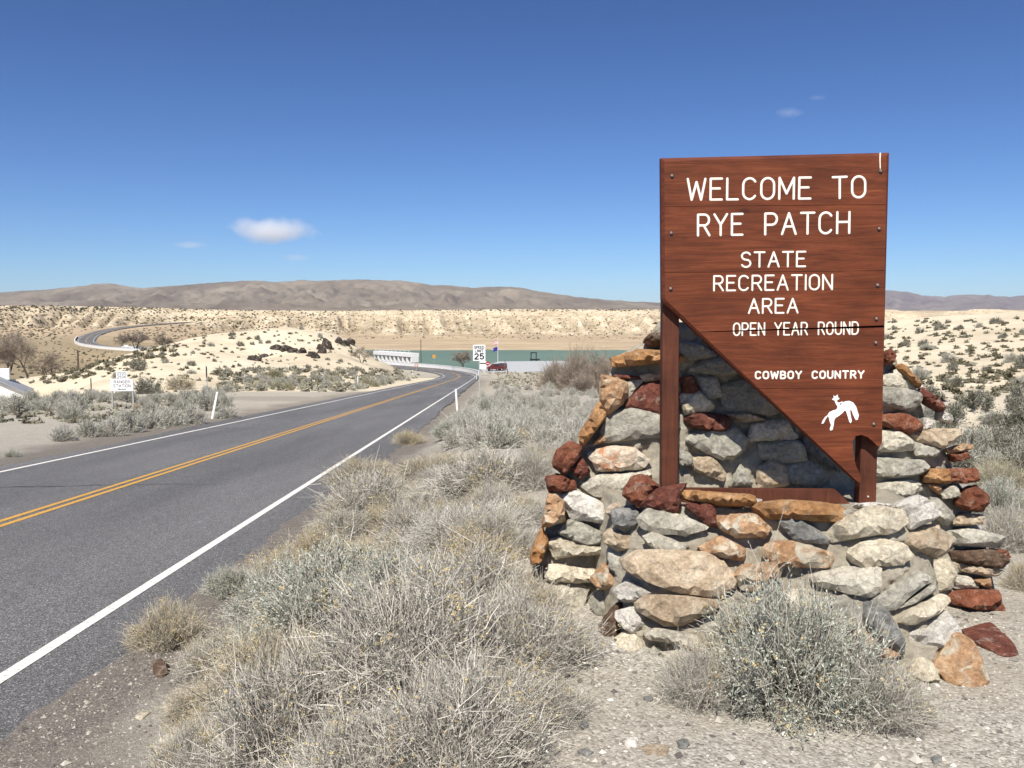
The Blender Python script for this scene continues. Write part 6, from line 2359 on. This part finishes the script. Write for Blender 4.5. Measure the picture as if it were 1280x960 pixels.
# ------------------------------------------------------------------ clouds
def cloud(px, py, w, h, t, seed, label, dens, lumps):
    c = P(px, py, t)
    bm = bmesh.new()
    rnd = random.Random(seed)
    W_, H_ = w / FPX * t, h / FPX * t
    bmesh.ops.create_icosphere(bm, subdivisions=3, radius=1.0, matrix=Matrix.Diagonal((W_ * 0.55, W_ * 0.35, H_ * 0.62, 1)))
    m = bpy.data.materials.new('cloud_vapour')
    m.use_nodes = True
    nt = m.node_tree
    nt.nodes.clear()
    out = nt.nodes.new('ShaderNodeOutputMaterial')
    pv = nt.nodes.new('ShaderNodeVolumePrincipled')
    pv.inputs['Color'].default_value = (1, 1, 1, 1)
    pv.inputs['Anisotropy'].default_value = 0.0
    co = nt.nodes.new('ShaderNodeTexCoord')
    mp = nt.nodes.new('ShaderNodeMapping')
    mp.inputs['Location'].default_value = (-0.5, -0.5, -0.5)
    nt.links.new(co.outputs['Generated'], mp.inputs[0])
    ln = nt.nodes.new('ShaderNodeVectorMath')
    ln.operation = 'LENGTH'
    nt.links.new(mp.outputs[0], ln.inputs[0])
    mp2 = nt.nodes.new('ShaderNodeMapping')
    mp2.inputs['Scale'].default_value = (lumps, 2.5, 1.6)
    mp2.inputs['Location'].default_value = (seed * 3.7, 0, 0)
    nt.links.new(co.outputs['Generated'], mp2.inputs[0])
    nz = nt.nodes.new('ShaderNodeTexNoise')
    nz.inputs['Scale'].default_value = 1.0
    nz.inputs['Detail'].default_value = 4
    nz.inputs['Roughness'].default_value = 0.6
    nt.links.new(mp2.outputs[0], nz.inputs['Vector'])
    # density = clamp(noise - radial falloff)
    a = nt.nodes.new('ShaderNodeMath')
    a.operation = 'MULTIPLY_ADD'
    a.inputs[1].default_value = -2.0
    a.inputs[2].default_value = 0.55
    nt.links.new(ln.outputs['Value'], a.inputs[0])
    b = nt.nodes.new('ShaderNodeMath')
    b.operation = 'ADD'
    nt.links.new(a.outputs[0], b.inputs[0])
    nt.links.new(nz.outputs[0], b.inputs[1])
    e = nt.nodes.new('ShaderNodeMapRange')
    e.inputs[1].default_value, e.inputs[2].default_value = 0.2, 1.0
    e.inputs[3].default_value, e.inputs[4].default_value = 0.0, dens
    nt.links.new(b.outputs[0], e.inputs[0])
    nt.links.new(e.outputs[0], pv.inputs['Density'])
    nt.links.new(pv.outputs[0], out.inputs['Volume'])
    o = bm_obj('cloud', bm, m, None, c, smooth=True)
    return tag(o, label, 'cloud')


cloud(337, 289, 122, 33, 9500, 1, 'small white elongated cloud low in the sky at left', 0.0062, 5.0)
cloud(986, 141, 40, 12, 9500, 5, 'faint wisp of cloud in the upper right sky', 0.0022, 3.0)
cloud(1022, 122, 26, 7, 9500, 9, 'fainter wisp of cloud above and right of the first wisp', 0.0014, 3.0)
cloud(238, 306, 50, 10, 9500, 12, 'faint wisp left of and below the small white cloud', 0.0028, 3.0)
cloud(368, 322, 44, 10, 9500, 14, 'faint wisp right of and below the small white cloud', 0.0028, 3.0)

# ------------------------------------------------------------------ haze over the basin
bm = bmesh.new()
add_box(bm, (0, 10500, 295), (34000, 25000, 640))
hz_m = bpy.data.materials.new('haze_air')
hz_m.use_nodes = True
nt = hz_m.node_tree
nt.nodes.clear()
out = nt.nodes.new('ShaderNodeOutputMaterial')
pv = nt.nodes.new('ShaderNodeVolumePrincipled')
pv.inputs['Color'].default_value = (0.62, 0.74, 1.0, 1)
pv.inputs['Density'].default_value = 2.0e-5
pv.inputs['Anisotropy'].default_value = 0.0
nt.links.new(pv.outputs[0], out.inputs['Volume'])
tag(bm_obj('haze', bm, hz_m), 'thin blue haze over the basin', 'haze', kind='stuff')
